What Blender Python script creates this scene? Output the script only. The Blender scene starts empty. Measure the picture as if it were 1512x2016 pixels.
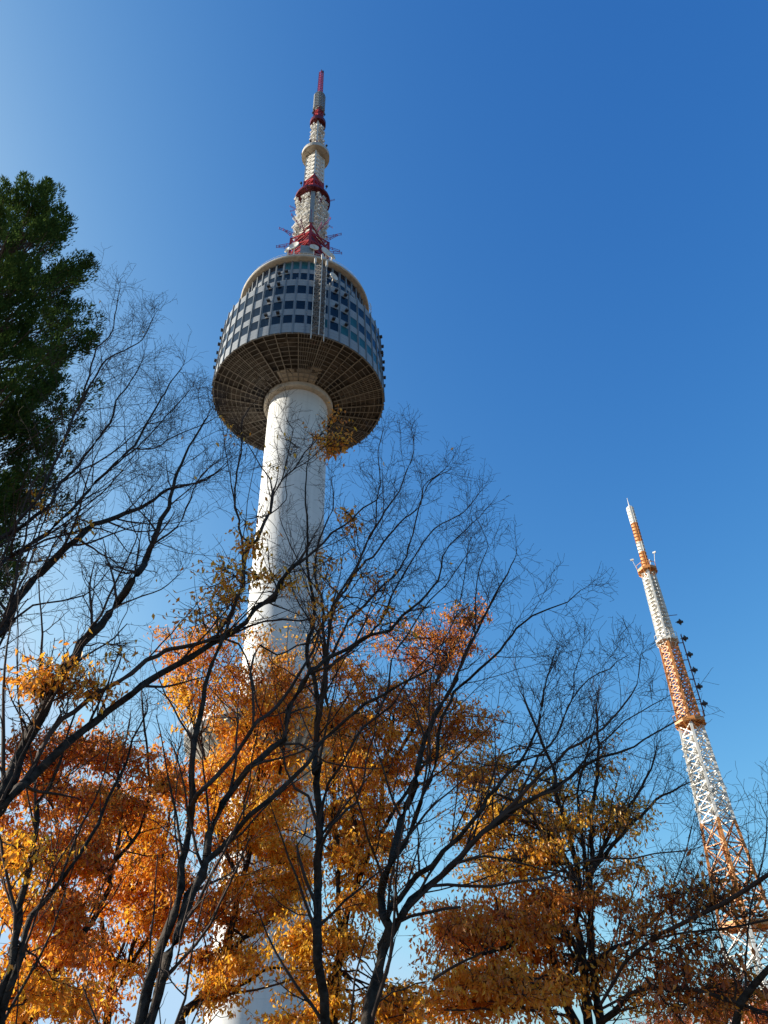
import bpy, math, random
import numpy as np
from mathutils import Vector, Matrix

scene = bpy.context.scene
random.seed(7)
rng = np.random.default_rng(11)
PI = math.pi

# ------------------------------------------------------------------ camera
# the camera is tilted up about 38 degrees and rolled about 1.5 degrees
F_PX, PX_W, PX_H = 1515.0, 1512.0, 2016.0
zen = np.array([705 - 756.0, 1008 + 909.0, -F_PX]); zen /= np.linalg.norm(zen)
fw = np.array([0, 0, -1.0]); fw = fw - (fw @ zen) * zen; fw /= np.linalg.norm(fw)
rt = np.cross(fw, zen)
RCAM = np.array([rt, fw, zen])
CAM = np.array([0.0, 0.0, 1.6])
cd = bpy.data.cameras.new('camera')
cam = bpy.data.objects.new('camera', cd)
scene.collection.objects.link(cam)
M4 = Matrix([list(RCAM[i]) + [CAM[i]] for i in range(3)] + [[0, 0, 0, 1]])
cam.matrix_world = M4
cd.sensor_fit = 'VERTICAL'; cd.sensor_height = 24.0
cd.lens = F_PX / PX_H * 24.0
cd.clip_start = 0.1; cd.clip_end = 20000
scene.camera = cam

# ------------------------------------------------------------------ light
SUN_AZ, SUN_EL = math.radians(-83), math.radians(17.5)
world = bpy.data.worlds.new('World'); scene.world = world
world.use_nodes = True
wn = world.node_tree
wn.nodes.clear()
sky = wn.nodes.new('ShaderNodeTexSky'); sky.sky_type = 'NISHITA'; sky.sun_disc = False
sky.sun_elevation = SUN_EL; sky.sun_rotation = SUN_AZ
sky.altitude = 300; sky.air_density = 0.7; sky.dust_density = 4.0; sky.ozone_density = 2.0
# the camera's own colour response for the sky: one gain and gamma per channel
EXPOSURE, SKY_STRENGTH = 1.12, 0.1
sepc = wn.nodes.new('ShaderNodeSeparateColor'); comc = wn.nodes.new('ShaderNodeCombineColor')
wn.links.new(sky.outputs[0], sepc.inputs[0])
for c, (ga, gn, top) in enumerate(((1.916, 15.40, 0.50), (1.307, 5.636, 0.72), (0.730, 2.236, 0.95))):
    chain = sepc.outputs[c]
    for op, val in (('MULTIPLY', 0.1), ('POWER', ga), ('MULTIPLY', gn), ('MINIMUM', top), ('MULTIPLY', 1.0 / (SKY_STRENGTH * 2 ** EXPOSURE))):
        nd = wn.nodes.new('ShaderNodeMath'); nd.operation = op; nd.inputs[1].default_value = val
        wn.links.new(chain, nd.inputs[0]); chain = nd.outputs[0]
    wn.links.new(chain, comc.inputs[c])
bg = wn.nodes.new('ShaderNodeBackground'); bg.inputs['Strength'].default_value = SKY_STRENGTH
wo = wn.nodes.new('ShaderNodeOutputWorld')
wn.links.new(comc.outputs[0], bg.inputs[0]); wn.links.new(bg.outputs[0], wo.inputs[0])
sd = bpy.data.lights.new('sun', 'SUN'); sd.energy = 4.7; sd.angle = math.radians(0.5)
sd.color = (1.0, 0.93, 0.80)
sun = bpy.data.objects.new('sun', sd); scene.collection.objects.link(sun)
sv = Vector((math.sin(SUN_AZ) * math.cos(SUN_EL), math.cos(SUN_AZ) * math.cos(SUN_EL), math.sin(SUN_EL)))
sun.rotation_euler = sv.to_track_quat('Z', 'Y').to_euler()
sun.location = sv * 400
scene.view_settings.view_transform = 'Standard'; scene.view_settings.look = 'None'
scene.view_settings.exposure = EXPOSURE; scene.view_settings.gamma = 1
scene.cycles.max_bounces = 12; scene.cycles.diffuse_bounces = 8; scene.cycles.transparent_max_bounces = 4

# ------------------------------------------------------------------ materials
def nodes_of(m):
    m.use_nodes = True
    nt = m.node_tree
    return nt, nt.nodes['Principled BSDF']

def mat(name, col, rough=0.6, metal=0.0, var=0.15, scale=1.5, streak=False, bump=0.0, detail=6, spec=0.4):
    """procedural surface: base colour broken by noise, optional vertical streaks and bump"""
    m = bpy.data.materials.new(name); nt, b = nodes_of(m); N, L = nt.nodes, nt.links
    tc = N.new('ShaderNodeTexCoord'); mp = N.new('ShaderNodeMapping')
    if streak: mp.inputs['Scale'].default_value = (1, 1, 0.06)
    L.new(tc.outputs['Object'], mp.inputs[0])
    nz = N.new('ShaderNodeTexNoise'); nz.inputs['Scale'].default_value = scale; nz.inputs['Detail'].default_value = detail
    L.new(mp.outputs[0], nz.inputs['Vector'])
    rp = N.new('ShaderNodeValToRGB')
    rp.color_ramp.elements[0].position = 0.3; rp.color_ramp.elements[1].position = 0.7
    rp.color_ramp.elements[0].color = [c * (1 - var) for c in col] + [1]
    rp.color_ramp.elements[1].color = [min(1, c * (1 + var)) for c in col] + [1]
    L.new(nz.outputs['Fac'], rp.inputs[0]); L.new(rp.outputs[0], b.inputs['Base Color'])
    b.inputs['Roughness'].default_value = rough; b.inputs['Metallic'].default_value = metal
    b.inputs['Specular IOR Level'].default_value = spec
    if bump:
        bp = N.new('ShaderNodeBump'); bp.inputs['Strength'].default_value = bump; bp.inputs['Distance'].default_value = 0.05
        L.new(nz.outputs['Fac'], bp.inputs['Height']); L.new(bp.outputs[0], b.inputs['Normal'])
    return m

MT = dict(
    concrete=mat('white_painted_concrete', (0.66, 0.655, 0.64), 0.75, var=0.06, scale=0.9, streak=True, bump=0.05),
    collar=mat('beige_concrete', (0.52, 0.48, 0.41), 0.8, var=0.22, scale=1.2, bump=0.1),
    panel=mat('grey_beige_metal_panel', (0.265, 0.275, 0.285), 0.5, var=0.10, scale=0.8, streak=True),
    mull=mat('pale_aluminium', (0.20, 0.21, 0.215), 0.4, metal=0.3, var=0.1),
    glass=mat('dark_window_glass', (0.006, 0.011, 0.022), 0.10, var=0.6, scale=0.25, spec=0.25),
    blind=mat('teal_lined_glass', (0.02, 0.095, 0.105), 0.2, var=0.35, scale=0.25, spec=0.25),
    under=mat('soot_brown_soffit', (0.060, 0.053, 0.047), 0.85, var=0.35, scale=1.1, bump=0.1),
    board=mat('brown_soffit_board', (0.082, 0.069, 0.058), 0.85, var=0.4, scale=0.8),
    opening_shade=mat('painted_opening_shade', (0.02, 0.02, 0.024), 0.8, var=0.3),  # black colour stands in for the shade inside the soffit openings
    pipe=mat('weathered_steel_pipe', (0.25, 0.235, 0.21), 0.55, metal=0.1, var=0.2),
    red=mat('red_mast_paint', (0.30, 0.016, 0.012), 0.5, var=0.2, scale=2.0),
    dred=mat('dark_red_paint', (0.11, 0.007, 0.012), 0.55, var=0.25, scale=2.0),
    white=mat('white_mast_paint', (0.66, 0.63, 0.57), 0.5, var=0.12, scale=2.0),
    galv=mat('galvanised_grey', (0.30, 0.30, 0.28), 0.5, metal=0.2, var=0.2, scale=3.0),
    greyb=mat('grey_beige_platform', (0.46, 0.42, 0.36), 0.7, var=0.18, scale=1.5),
    pink=mat('faded_magenta_paint', (0.30, 0.05, 0.12), 0.5, var=0.2, scale=2.0),
    core=mat('shadowed_grey_steel', (0.16, 0.15, 0.14), 0.6, var=0.4, scale=1.5),
    purple=mat('purple_red_paint', (0.22, 0.03, 0.13), 0.5, var=0.2, scale=2.0),
    dark=mat('dark_grey_metal', (0.035, 0.035, 0.04), 0.5, var=0.3),
    orange=mat('orange_mast_paint', (0.56, 0.225, 0.06), 0.5, var=0.18, scale=1.5),
    bark=mat('dark_grey_bark', (0.032, 0.025, 0.020), 0.9, var=0.75, scale=14.0, bump=0.9, spec=0.2),
    twig=mat('purple_brown_twig', (0.052, 0.035, 0.028), 0.85, var=0.4, scale=3.0, spec=0.2),
    cbark=mat('conifer_bark', (0.10, 0.06, 0.04), 0.9, var=0.4, scale=6.0, bump=0.4, spec=0.2),
    ground=mat('leaf_strewn_ground', (0.16, 0.10, 0.05), 0.95, var=0.6, scale=3.0, bump=0.3, spec=0.2),
)

def leaf_mat(name, stops, trans=0.5, gloss=0.05):
    m = bpy.data.materials.new(name); m.use_nodes = True
    nt = m.node_tree; N, L = nt.nodes, nt.links; N.clear()
    geo = N.new('ShaderNodeNewGeometry')
    at = N.new('ShaderNodeAttribute'); at.attribute_name = 'tint'
    ad = N.new('ShaderNodeMath'); ad.operation = 'MULTIPLY_ADD'
    L.new(geo.outputs['Random Per Island'], ad.inputs[0]); ad.inputs[1].default_value = 0.42
    L.new(at.outputs['Fac'], ad.inputs[2])
    rp = N.new('ShaderNodeValToRGB'); el = rp.color_ramp.elements
    el[0].position, el[0].color = stops[0][0], (*stops[0][1], 1)
    el[1].position, el[1].color = stops[-1][0], (*stops[-1][1], 1)
    for p, c in stops[1:-1]:
        e = el.new(p); e.color = (*c, 1)
    L.new(ad.outputs[0], rp.inputs[0])
    d = N.new('ShaderNodeBsdfDiffuse'); t = N.new('ShaderNodeBsdfTranslucent')
    g = N.new('ShaderNodeBsdfGlossy'); g.inputs['Roughness'].default_value = 0.45
    L.new(rp.outputs[0], d.inputs[0]); L.new(rp.outputs[0], t.inputs[0])
    mx = N.new('ShaderNodeMixShader'); mx.inputs[0].default_value = trans
    L.new(d.outputs[0], mx.inputs[1]); L.new(t.outputs[0], mx.inputs[2])
    fr = N.new('ShaderNodeMixShader'); fr.inputs[0].default_value = gloss
    L.new(mx.outputs[0], fr.inputs[1]); L.new(g.outputs[0], fr.inputs[2])
    o = N.new('ShaderNodeOutputMaterial'); L.new(fr.outputs[0], o.inputs[0])
    return m

LEAF = leaf_mat('autumn_leaf', [(0.0, (0.27, 0.055, 0.015)), (0.3, (0.48, 0.115, 0.018)), (0.6, (0.72, 0.245, 0.022)),
                                (0.85, (0.88, 0.38, 0.025)), (1.25, (0.92, 0.52, 0.04))], 0.48)
NEEDLE = leaf_mat('cypress_foliage', [(0.0, (0.030, 0.056, 0.018)), (0.6, (0.070, 0.115, 0.026)), (1.0, (0.16, 0.20, 0.045))], 0.3, 0.0)

# ------------------------------------------------------------------ helpers
def link(o, parent=None):
    scene.collection.objects.link(o)
    if parent is not None: o.parent = parent
    return o

def tag(o, label=None, cat=None, group=None, kind=None):
    for k, v in (('label', label), ('category', cat), ('group', group), ('kind', kind)):
        if v: o[k] = v
    return o

def empty(name, loc, label, cat, group=None):
    o = bpy.data.objects.new(name, None); o.location = loc; o.empty_display_size = 0.5
    link(o); tag(o, label, cat, group); return o

class MB:
    """collects shapes and links them as one mesh object"""
    def __init__(s): s.v = []; s.f = []; s.m = []; s.mi = 0
    def add(s, vs, fs):
        n = len(s.v); s.v.extend([tuple(map(float, p)) for p in vs])
        s.f.extend([tuple(i + n for i in f) for f in fs]); s.m.extend([s.mi] * len(fs))
    def frame(s, d):
        d = Vector(d).normalized(); u = d.cross(Vector((0, 0, 1)))
        if u.length < 1e-3: u = Vector((1, 0, 0))
        u.normalize(); return d, u, u.cross(d)
    def bar(s, a, b, w, h=None):
        a, b = Vector(a), Vector(b); h = h or w
        d, u, v = s.frame(b - a); u, v = u * w / 2, v * h / 2
        vs = [p + q for p in (a, b) for q in (-u - v, u - v, u + v, -u + v)]
        s.add(vs, [(0, 1, 2, 3), (7, 6, 5, 4), (0, 4, 5, 1), (1, 5, 6, 2), (2, 6, 7, 3), (3, 7, 4, 0)])
    def box(s, c, x, y, z, rz=0.0):
        M = Matrix.Rotation(rz, 3, 'Z'); c = Vector(c)
        vs = [c + M @ Vector((sx * x / 2, sy * y / 2, sz * z / 2)) for sz in (-1, 1) for sx, sy in ((-1, -1), (1, -1), (1, 1), (-1, 1))]
        s.add(vs, [(3, 2, 1, 0), (4, 5, 6, 7), (0, 1, 5, 4), (1, 2, 6, 5), (2, 3, 7, 6), (3, 0, 4, 7)])
    def lathe(s, prof, n=96, closed=False):
        vs = []; fs = []
        for r, z in prof:
            for k in range(n):
                a = 2 * PI * k / n; vs.append((r * math.cos(a), r * math.sin(a), z))
        P = len(prof)
        for i in range(P if closed else P - 1):
            j = (i + 1) % P
            for k in range(n):
                l = (k + 1) % n
                fs.append((i * n + k, i * n + l, j * n + l, j * n + k))
        s.add(vs, fs)
    def tube(s, a, b, r, n=8, r2=None):
        a, b = Vector(a), Vector(b); d, u, v = s.frame(b - a); r2 = r if r2 is None else r2
        vs = [a + r * (u * math.cos(2 * PI * k / n) + v * math.sin(2 * PI * k / n)) for k in range(n)]
        vs += [b + r2 * (u * math.cos(2 * PI * k / n) + v * math.sin(2 * PI * k / n)) for k in range(n)]
        fs = [(k, (k + 1) % n, n + (k + 1) % n, n + k) for k in range(n)]
        fs += [tuple(range(n - 1, -1, -1)), tuple(range(n, 2 * n))]
        s.add(vs, fs)
    def dish(s, c, d, r, depth=0.3):
        c = Vector(c); d, u, v = s.frame(d); n = 20; vs = []; fs = []
        rings = [(0.02, 0), (0.5 * r, 0.25 * depth), (r, depth), (r * 1.03, depth * 0.9), (r * 1.0, 0.3 * depth), (0.5 * r, -0.15 * depth), (0.02, -0.25 * depth)]
        for rr, h in rings:
            for k in range(n):
                a = 2 * PI * k / n; vs.append(c + d * h + rr * (u * math.cos(a) + v * math.sin(a)))
        for i in range(len(rings) - 1):
            for k in range(n): fs.append((i * n + k, i * n + (k + 1) % n, (i + 1) * n + (k + 1) % n, (i + 1) * n + k))
        s.add(vs, fs)
        s.bar(c, c + d * depth * 1.8, 0.06)
    def build(s, name, m, parent=None, smooth=None, loc=None):
        me = bpy.data.meshes.new(name); me.from_pydata(s.v, [], s.f)
        for q in (m if isinstance(m, (list, tuple)) else [m]): me.materials.append(q)
        me.polygons.foreach_set('material_index', s.m)
        if smooth is not None:
            me.shade_smooth(); me.set_sharp_from_angle(angle=math.radians(smooth))
        me.update()
        o = bpy.data.objects.new(name, me); link(o, parent)
        if loc is not None: o.location = loc
        return o

def pol(r, a, z): return Vector((r * math.cos(a), r * math.sin(a), z))

# ------------------------------------------------------------------ ground
g = MB(); S = 6000
gn = 40
gxs = [(-S + 2 * S * i / gn) for i in range(gn + 1)]
g.add([(x, y, 0) for y in gxs for x in gxs], [(j * (gn + 1) + i, j * (gn + 1) + i + 1, (j + 1) * (gn + 1) + i + 1, (j + 1) * (gn + 1) + i) for j in range(gn) for i in range(gn)])
tag(g.build('ground', MT['ground']), kind='structure')

# ------------------------------------------------------------------ observation tower
TX, TY = -14.452, 93.894
VIEW = math.atan2(-TY, -TX)           # angle (from +X) of the side that faces the path
tower = empty('observation_tower', (TX, TY, 0), 'tall white concrete tower with round glazed observation drum and red and white mast', 'tower')
def joints(m):
    """pour joints every 1.6 m and faint stains running down the concrete"""
    nt, b = nodes_of(m); N, L = nt.nodes, nt.links
    src = b.inputs['Base Color'].links[0].from_socket
    tc = N.new('ShaderNodeTexCoord'); sp = N.new('ShaderNodeSeparateXYZ'); L.new(tc.outputs['Object'], sp.inputs[0])
    md = N.new('ShaderNodeMath'); md.operation = 'PINGPONG'; md.inputs[1].default_value = 0.8; L.new(sp.outputs['Z'], md.inputs[0])
    lt = N.new('ShaderNodeMath'); lt.operation = 'LESS_THAN'; lt.inputs[1].default_value = 0.035; L.new(md.outputs[0], lt.inputs[0])
    mp = N.new('ShaderNodeMapping'); mp.inputs['Scale'].default_value = (1.6, 1.6, 0.03); L.new(tc.outputs['Object'], mp.inputs[0])
    nz = N.new('ShaderNodeTexNoise'); nz.inputs['Scale'].default_value = 1.3; nz.inputs['Detail'].default_value = 8; L.new(mp.outputs[0], nz.inputs['Vector'])
    n2 = N.new('ShaderNodeTexNoise'); n2.inputs['Scale'].default_value = 0.22; n2.inputs['Detail'].default_value = 5; L.new(tc.outputs['Object'], n2.inputs['Vector'])
    mu = N.new('ShaderNodeMath'); mu.operation = 'MULTIPLY'; L.new(nz.outputs['Fac'], mu.inputs[0]); L.new(n2.outputs['Fac'], mu.inputs[1])
    mr = N.new('ShaderNodeMapRange'); mr.inputs['From Min'].default_value = 0.22; mr.inputs['From Max'].default_value = 0.42; mr.inputs['To Max'].default_value = 0.26; L.new(mu.outputs[0], mr.inputs[0])
    ad = N.new('ShaderNodeMath'); ad.operation = 'MULTIPLY_ADD'; ad.inputs[1].default_value = 0.22; L.new(lt.outputs[0], ad.inputs[0]); L.new(mr.outputs[0], ad.inputs[2])
    mx = N.new('ShaderNodeMixRGB'); mx.inputs[2].default_value = (0.36, 0.35, 0.33, 1); L.new(ad.outputs[0], mx.inputs[0]); L.new(src, mx.inputs[1])
    L.new(mx.outputs[0], b.inputs['Base Color'])
joints(MT['concrete'])
m = MB(); m.lathe([(5.25, -1), (5.15, 40), (5.1, 98.6), (5.1, 100.5)], 128); m.build('shaft', MT['concrete'], tower, 40)
m = MB(); m.lathe([(5.1, 98.75), (5.9, 98.75), (6.0, 98.85), (6.0, 99.9), (5.1, 99.9)], 128); m.build('collar', MT['collar'], tower, 40)
# lower deck behind the trees
m = MB(); m.lathe([(5.2, 34.0), (6.2, 34.4), (10.9, 38.3), (11.25, 38.7), (11.25, 39.9), (10.9, 40.1), (5.2, 40.6)], 96)
deck = m.build('lower_deck', MT['panel'], tower, 30)
m = MB()
for k in range(48):
    a = 2 * PI * k / 48
    m.bar(pol(5.4, a, 33.8), pol(6.3, a, 34.2), 0.22, 0.6); m.bar(pol(6.2, a, 34.2), pol(11.0, a, 38.2), 0.22, 0.6)
m.build('deck_rib', MT['white'], deck)
m = MB()
for k in range(72):
    a, b = 2 * PI * k / 72, 2 * PI * (k + 1) / 72
    m.bar(pol(11.1, a, 39.9), pol(11.1, a, 41.1), 0.06)
    for q in (40.5, 41.1): m.bar(pol(11.1, a, q), pol(11.1, b, q), 0.06)
m.build('deck_rail', MT['galv'], deck)

# drum
NC = 48; STEP = 2 * PI / NC; A0 = VIEW - math.radians(3.1)
ROWS_L = [(103.7, 105.95), (107.5, 109.85), (111.95, 114.3)]; ROWS_U = [(120.15, 122.4), (123.5, 125.85)]
def drum(name, R0, R1, z0, z1, rows, wfrac):
    """wall bands and piers with recessed openings"""
    m = MB()
    def R(z): return R0 + (R1 - R0) * (z - z0) / (z1 - z0)
    edges = [z0] + [q for r in rows for q in r] + [z1]
    for i in range(0, len(edges), 2):
        a, b = edges[i], edges[i + 1]
        n = NC * 2
        for zz0, zz1 in [(a + (b - a) * t / 3, a + (b - a) * (t + 1) / 3 - 0.03) for t in range(3)]:
            m.lathe([(R(zz0) - 0.3, zz0), (R(zz0), zz0), (R(zz1), zz1), (R(zz1) - 0.3, zz1)], n)
    m.lathe([(R(z0) - 0.22, z0 + 0.01), (R(z1) - 0.22, z1 - 0.01)], NC * 2)
    for lo, hi in rows:
        for k in range(NC):
            a = A0 + (k + 0.5) * STEP
            w = (1 - wfrac) * R(lo) * STEP
            m.box(pol(R((lo + hi) / 2) - 0.155, a, (lo + hi) / 2), 0.3, w, hi - lo - 0.004, a)
    return m.build(name, MT['panel'], tower)
drum('drum_wall', 15.0, 14.62, 101.3, 116.0, ROWS_L, 0.82)
drum('upper_drum_wall', 11.6, 11.6, 116.0, 126.05, ROWS_U, 0.80)
m = MB(); m.lathe([(14.6, 115.9), (14.6, 116.05), (11.4, 116.2)], 96); m.build('terrace', MT['collar'], tower, 30)
m = MB(); m.lathe([(11.3, 126.05), (12.45, 126.15), (12.6, 126.3), (12.6, 126.6), (12.4, 126.8), (3.0, 127.4)], 128); m.build('roof', MT['greyb'], tower, 30)

cands = []
for r, (R0, rows, wf) in enumerate(((None, ROWS_L, 0.82), (11.6, ROWS_U, 0.80))):
    for i, (lo, hi) in enumerate(rows):
        R = R0 if R0 else 15.0 - 0.38 * ((lo + hi) / 2 - 101.3) / 14.7
        for k in range(NC):
            off = (k + NC // 2) % NC - NC // 2
            cands.append((abs(off + 0.4), r, i, off, R, lo, hi, wf))
cands.sort(key=lambda c: c[0])
def window_mesh(w, h):
    f = MB(); t = 0.07
    for y in (-w / 2 + t / 2, w / 2 - t / 2): f.box((-0.05, y, 0), 0.10, t, h - 0.004)
    for z in (-h / 2 + t / 2 + 0.003, h / 2 - t / 2 - 0.003): f.box((-0.05, 0, z), 0.10, w - 2 * t - 0.004, t)
    p = MB(); p.box((-0.06, 0, 0), 0.04, w - 2 * t - 0.004, h - 2 * t - 0.01)
    return f, p
protoW = {}
rest_f, rest_p = MB(), MB()
for n, (key, r, i, off, R, lo, hi, wf) in enumerate(cands):
    a = A0 + off * STEP; zc = (lo + hi) / 2; w = wf * R * STEP - 0.01; h = hi - lo - 0.01
    teal = (r == 0 and i == 0 and off in (2, 4, 5, 6, 7, 8, 9)) or (r == 0 and i == 1 and off == 5) or (r == 1 and i == 1 and off in (-2, -1, 0, 1))
    if n < 100:
        kk = (r, i, teal)
        if kk not in protoW:
            f, p = window_mesh(w, h)
            fo = f.build('window', MT['mull'], tower); po = p.build('pane', MT['blind'] if teal else MT['glass'], fo)
            protoW[kk] = (fo, po)
        else:
            f0, p0 = protoW[kk]
            fo = f0.copy(); link(fo, tower); po = p0.copy(); link(po, fo)
        fo.location = pol(R, a, zc); fo.rotation_euler = (0, random.uniform(-.012, .012), a + random.uniform(-.012, .012))
        if teal: fo['label'] = 'window with a teal blind behind the glass'
    else:
        f, p = window_mesh(w, h); M = Matrix.Translation(pol(R, a, zc)) @ Matrix.Rotation(a, 4, 'Z')
        rest_f.add([M @ Vector(v) for v in f.v], f.f); rest_p.add([M @ Vector(v) for v in p.v], p.f)
wr = rest_f.build('window', MT['mull'], tower); wr['kind'] = 'stuff'
pr = rest_p.build('pane', MT['glass'], wr); pr['kind'] = 'stuff'

# mullion fins
fin = None
for k in range(NC):
    a = A0 + (k + 0.5) * STEP
    if fin is None:
        f = MB(); f.bar((15.06, 0, 100.9), (14.68, 0, 116.4), 0.15, 0.22); fin = f.build('mullion', MT['mull'], tower); o = fin
    else: o = fin.copy(); link(o, tower)
    o.rotation_euler = (0, 0, a)
fin2 = None
for k in range(NC):
    a = A0 + (k + 0.5) * STEP
    if fin2 is None:
        f = MB(); f.bar((11.68, 0, 116.0), (11.68, 0, 126.0), 0.13, 0.24); fin2 = f.build('mullion', MT['mull'], tower); o = fin2
    else: o = fin2.copy(); link(o, tower)
    o.rotation_euler = (0, 0, a)

# small box lamps on the spandrels
f = MB(); f.box((0.22, 0, 0), 0.5, 0.5, 0.3); f.mi = 1; f.box((0.22, 0, 0.18), 0.56, 0.56, 0.05)
lamp = None
for off in (-16, -11, -10, -3, -2, 3, 4, 10, 11, 12):
    for R, z in ((14.95, 106.4), (14.85, 110.4), (14.75, 114.7), (11.6, 122.9)):
        if abs(off) > 9 and R < 12: continue
        if lamp is None: lamp = f.build('floodlight', [MT['dark'], MT['panel']], tower); o = lamp
        else: o = lamp.copy(); link(o, tower)
        a = A0 + off * STEP + random.uniform(-.02, .02); o.location = pol(R, a, z); o.rotation_euler = (0, 0, a)

# soffit: a shallow inverted cone with panel steps, hung pipe grid below
def sz(r): return 99.75 + (r - 6.0) * (101.3 - 99.75) / 9.0
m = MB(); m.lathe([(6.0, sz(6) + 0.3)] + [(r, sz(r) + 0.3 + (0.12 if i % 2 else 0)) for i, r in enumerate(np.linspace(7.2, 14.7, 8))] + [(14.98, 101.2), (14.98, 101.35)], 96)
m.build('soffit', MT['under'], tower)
m = MB()
for k in range(24):
    a = A0 + k * 2 * STEP
    m.bar(pol(6.0, a, sz(6) + 0.12), pol(14.9, a, sz(14.9) + 0.12), 0.2, 0.3)
    for j, rr in enumerate((8.4, 10.2, 12.2, 13.9)):
        a2 = a + 2 * STEP; m.bar(pol(rr, a, sz(rr) + 0.2), pol(rr, a2, sz(rr) + 0.2), 0.18, 0.25)
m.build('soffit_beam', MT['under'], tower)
m = MB()
for r in np.linspace(6.9, 14.9, 11):
    n = 48
    for k in range(n):
        if random.random() < 0.07: continue
        m.bar(pol(r, A0 + k * STEP, sz(r) - 0.12), pol(r, A0 + (k + 1) * STEP, sz(r) - 0.12), 0.075)
for k in range(48):
    fine = k % 8 in (0, 1, 2)
    a = A0 + k * STEP
    m.bar(pol(6.3, a, sz(6.3) - 0.1), pol(15.1, a, sz(15.1) - 0.1), 0.10 if k % 2 else 0.17)
    if fine:
        for t in (0.25, 0.5, 0.75): m.bar(pol(7.5, a + t * STEP, sz(7.5) - 0.1), pol(15.0, a + t * STEP, sz(15) - 0.1), 0.06)
m.build('soffit_grid', MT['pipe'], tower)
m = MB()
for k in range(48):
    if k in (2, 3, 46, 47, 0, 1): continue
    if random.random() < 0.35: continue
    a = A0 + (k + 0.5) * STEP; r0, r1 = (6.4, random.choice((8.2, 9.0, 9.8)))
    pts = []
    for r in (r0, r1):
        for s_ in (-0.42, 0.42): pts.append(pol(r, a + s_ * STEP, sz(r) + 0.22))
    m.add(pts + [p + Vector((0, 0, 0.05)) for p in pts], [(0, 1, 3, 2), (4, 6, 7, 5), (0, 2, 6, 4), (1, 5, 7, 3), (0, 4, 5, 1), (2, 3, 7, 6)])
o = m.build('soffit_opening', MT['opening_shade'], tower); o['kind'] = 'stuff'  # thin dark panels, the openings' inner darkness is only painted on
m = MB()
for k in (-3, -2, -1, 0, 1, 2, 3):
    a = A0 + k * STEP; r1 = 8.2 if k < 2 else 9.0
    pts = [pol(r, a + s_ * STEP, sz(r) + 0.05) for r in (6.05, r1) for s_ in (-0.495, 0.495)]
    m.add(pts + [p + Vector((0, 0, 0.1)) for p in pts], [(0, 1, 3, 2), (4, 6, 7, 5), (0, 2, 6, 4), (1, 5, 7, 3), (0, 4, 5, 1), (2, 3, 7, 6)])
m.build('soffit_panel', MT['greyb'], tower)

m = MB()
for k in range(24):
    for r0, r1 in ((6.3, 8.3), (8.5, 10.1), (10.3, 12.1), (12.3, 13.8)):
        if random.random() < 0.5: continue
        a = A0 + (2 * k + 1) * STEP; q = random.uniform(.05, .16)
        pts = [pol(r, a + s_ * STEP, sz(r) + q) for r in (r0, r1) for s_ in (-0.93, 0.93)]
        m.add(pts + [p + Vector((0, 0, 0.03)) for p in pts], [(0, 1, 3, 2), (4, 6, 7, 5), (0, 2, 6, 4), (1, 5, 7, 3), (0, 4, 5, 1), (2, 3, 7, 6)])
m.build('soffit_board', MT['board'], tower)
m = MB()
for k in range(60):
    a = random.uniform(0, 2 * PI); r = random.uniform(7, 14.3); c = pol(r, a, sz(r) - 0.02)
    if k % 3: m.box(c, random.uniform(.3, .9), random.uniform(.3, .7), 0.35, a)
    else:
        b = pol(min(r + random.uniform(.5, 2), 14.6), a + random.uniform(-.25, .25), 0); b.z = sz(math.hypot(b.x, b.y)); m.bar(c, b, 0.11)
o = m.build('soffit_fitting', MT['board'], tower); o['kind'] = 'stuff'

# service truss on the facade
ta = VIEW + math.radians(8.4)
m = MB()
def tcorner(i, z): return pol(15.35, ta - 0.068, z) if i == 0 else pol(15.35, ta + 0.068, z) if i == 1 else pol(16.4, ta, z)
for i in range(3): m.bar(tcorner(i, 99.6), tcorner(i, 120.0), 0.12)
truss = m.build('service_truss', MT['white'], tower)
m = MB()
nb = 14
for b in range(nb):
    z0 = 101.5 + b * 18.0 / nb; z1 = z0 + 18.0 / nb
    for i in range(3):
        j = (i + 1) % 3
        m.bar(tcorner(i, z0), tcorner(j, z1), 0.10); m.bar(tcorner(j, z0), tcorner(i, z1), 0.10); m.bar(tcorner(i, z0), tcorner(j, z0), 0.10)
m.build('truss_brace', MT['core'], truss)
for i in range(3):
    m = MB(); b = tcorner(i, 119.9); m.bar(b, b + Vector((0, 0, 2.0)), 0.16); m.box(b + Vector((0, 0, 1.0)), 0.3, 0.34, 1.4, ta); m.build('antenna_spike', MT['white'], tower)
m = MB(); m.dish(pol(15.3, ta + 0.15, 117.6), pol(1, ta + 0.5, 0.05), 0.85); m.bar(pol(14.9, ta + 0.15, 116.9), pol(15.25, ta + 0.15, 117.5), 0.12); m.build('dish_antenna', MT['white'], tower, 40)
# left terrace aerial frame, right terrace bracket
for off in (-12.6, 8.3):
    a = A0 + off * STEP; m = MB(); c = pol(14.0, a, 116.1); u = pol(1, a + PI / 2, 0)
    m.bar(c - u, c + Vector((0, 0, 2.2)), 0.14); m.bar(c + u, c + Vector((0, 0, 2.2)), 0.14); m.bar(c - u, c + u, 0.14)
    m.bar(c + Vector((0, 0, 2.2)), c + Vector((0, 0, 5.2)), 0.08)
    for z in (3.2, 4.0, 4.8): m.bar(c + Vector((0, 0, z)) - u * 0.6, c + Vector((0, 0, z)) + u * 0.6, 0.06)
    m.build('aerial_frame', MT['white'], tower)

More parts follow.
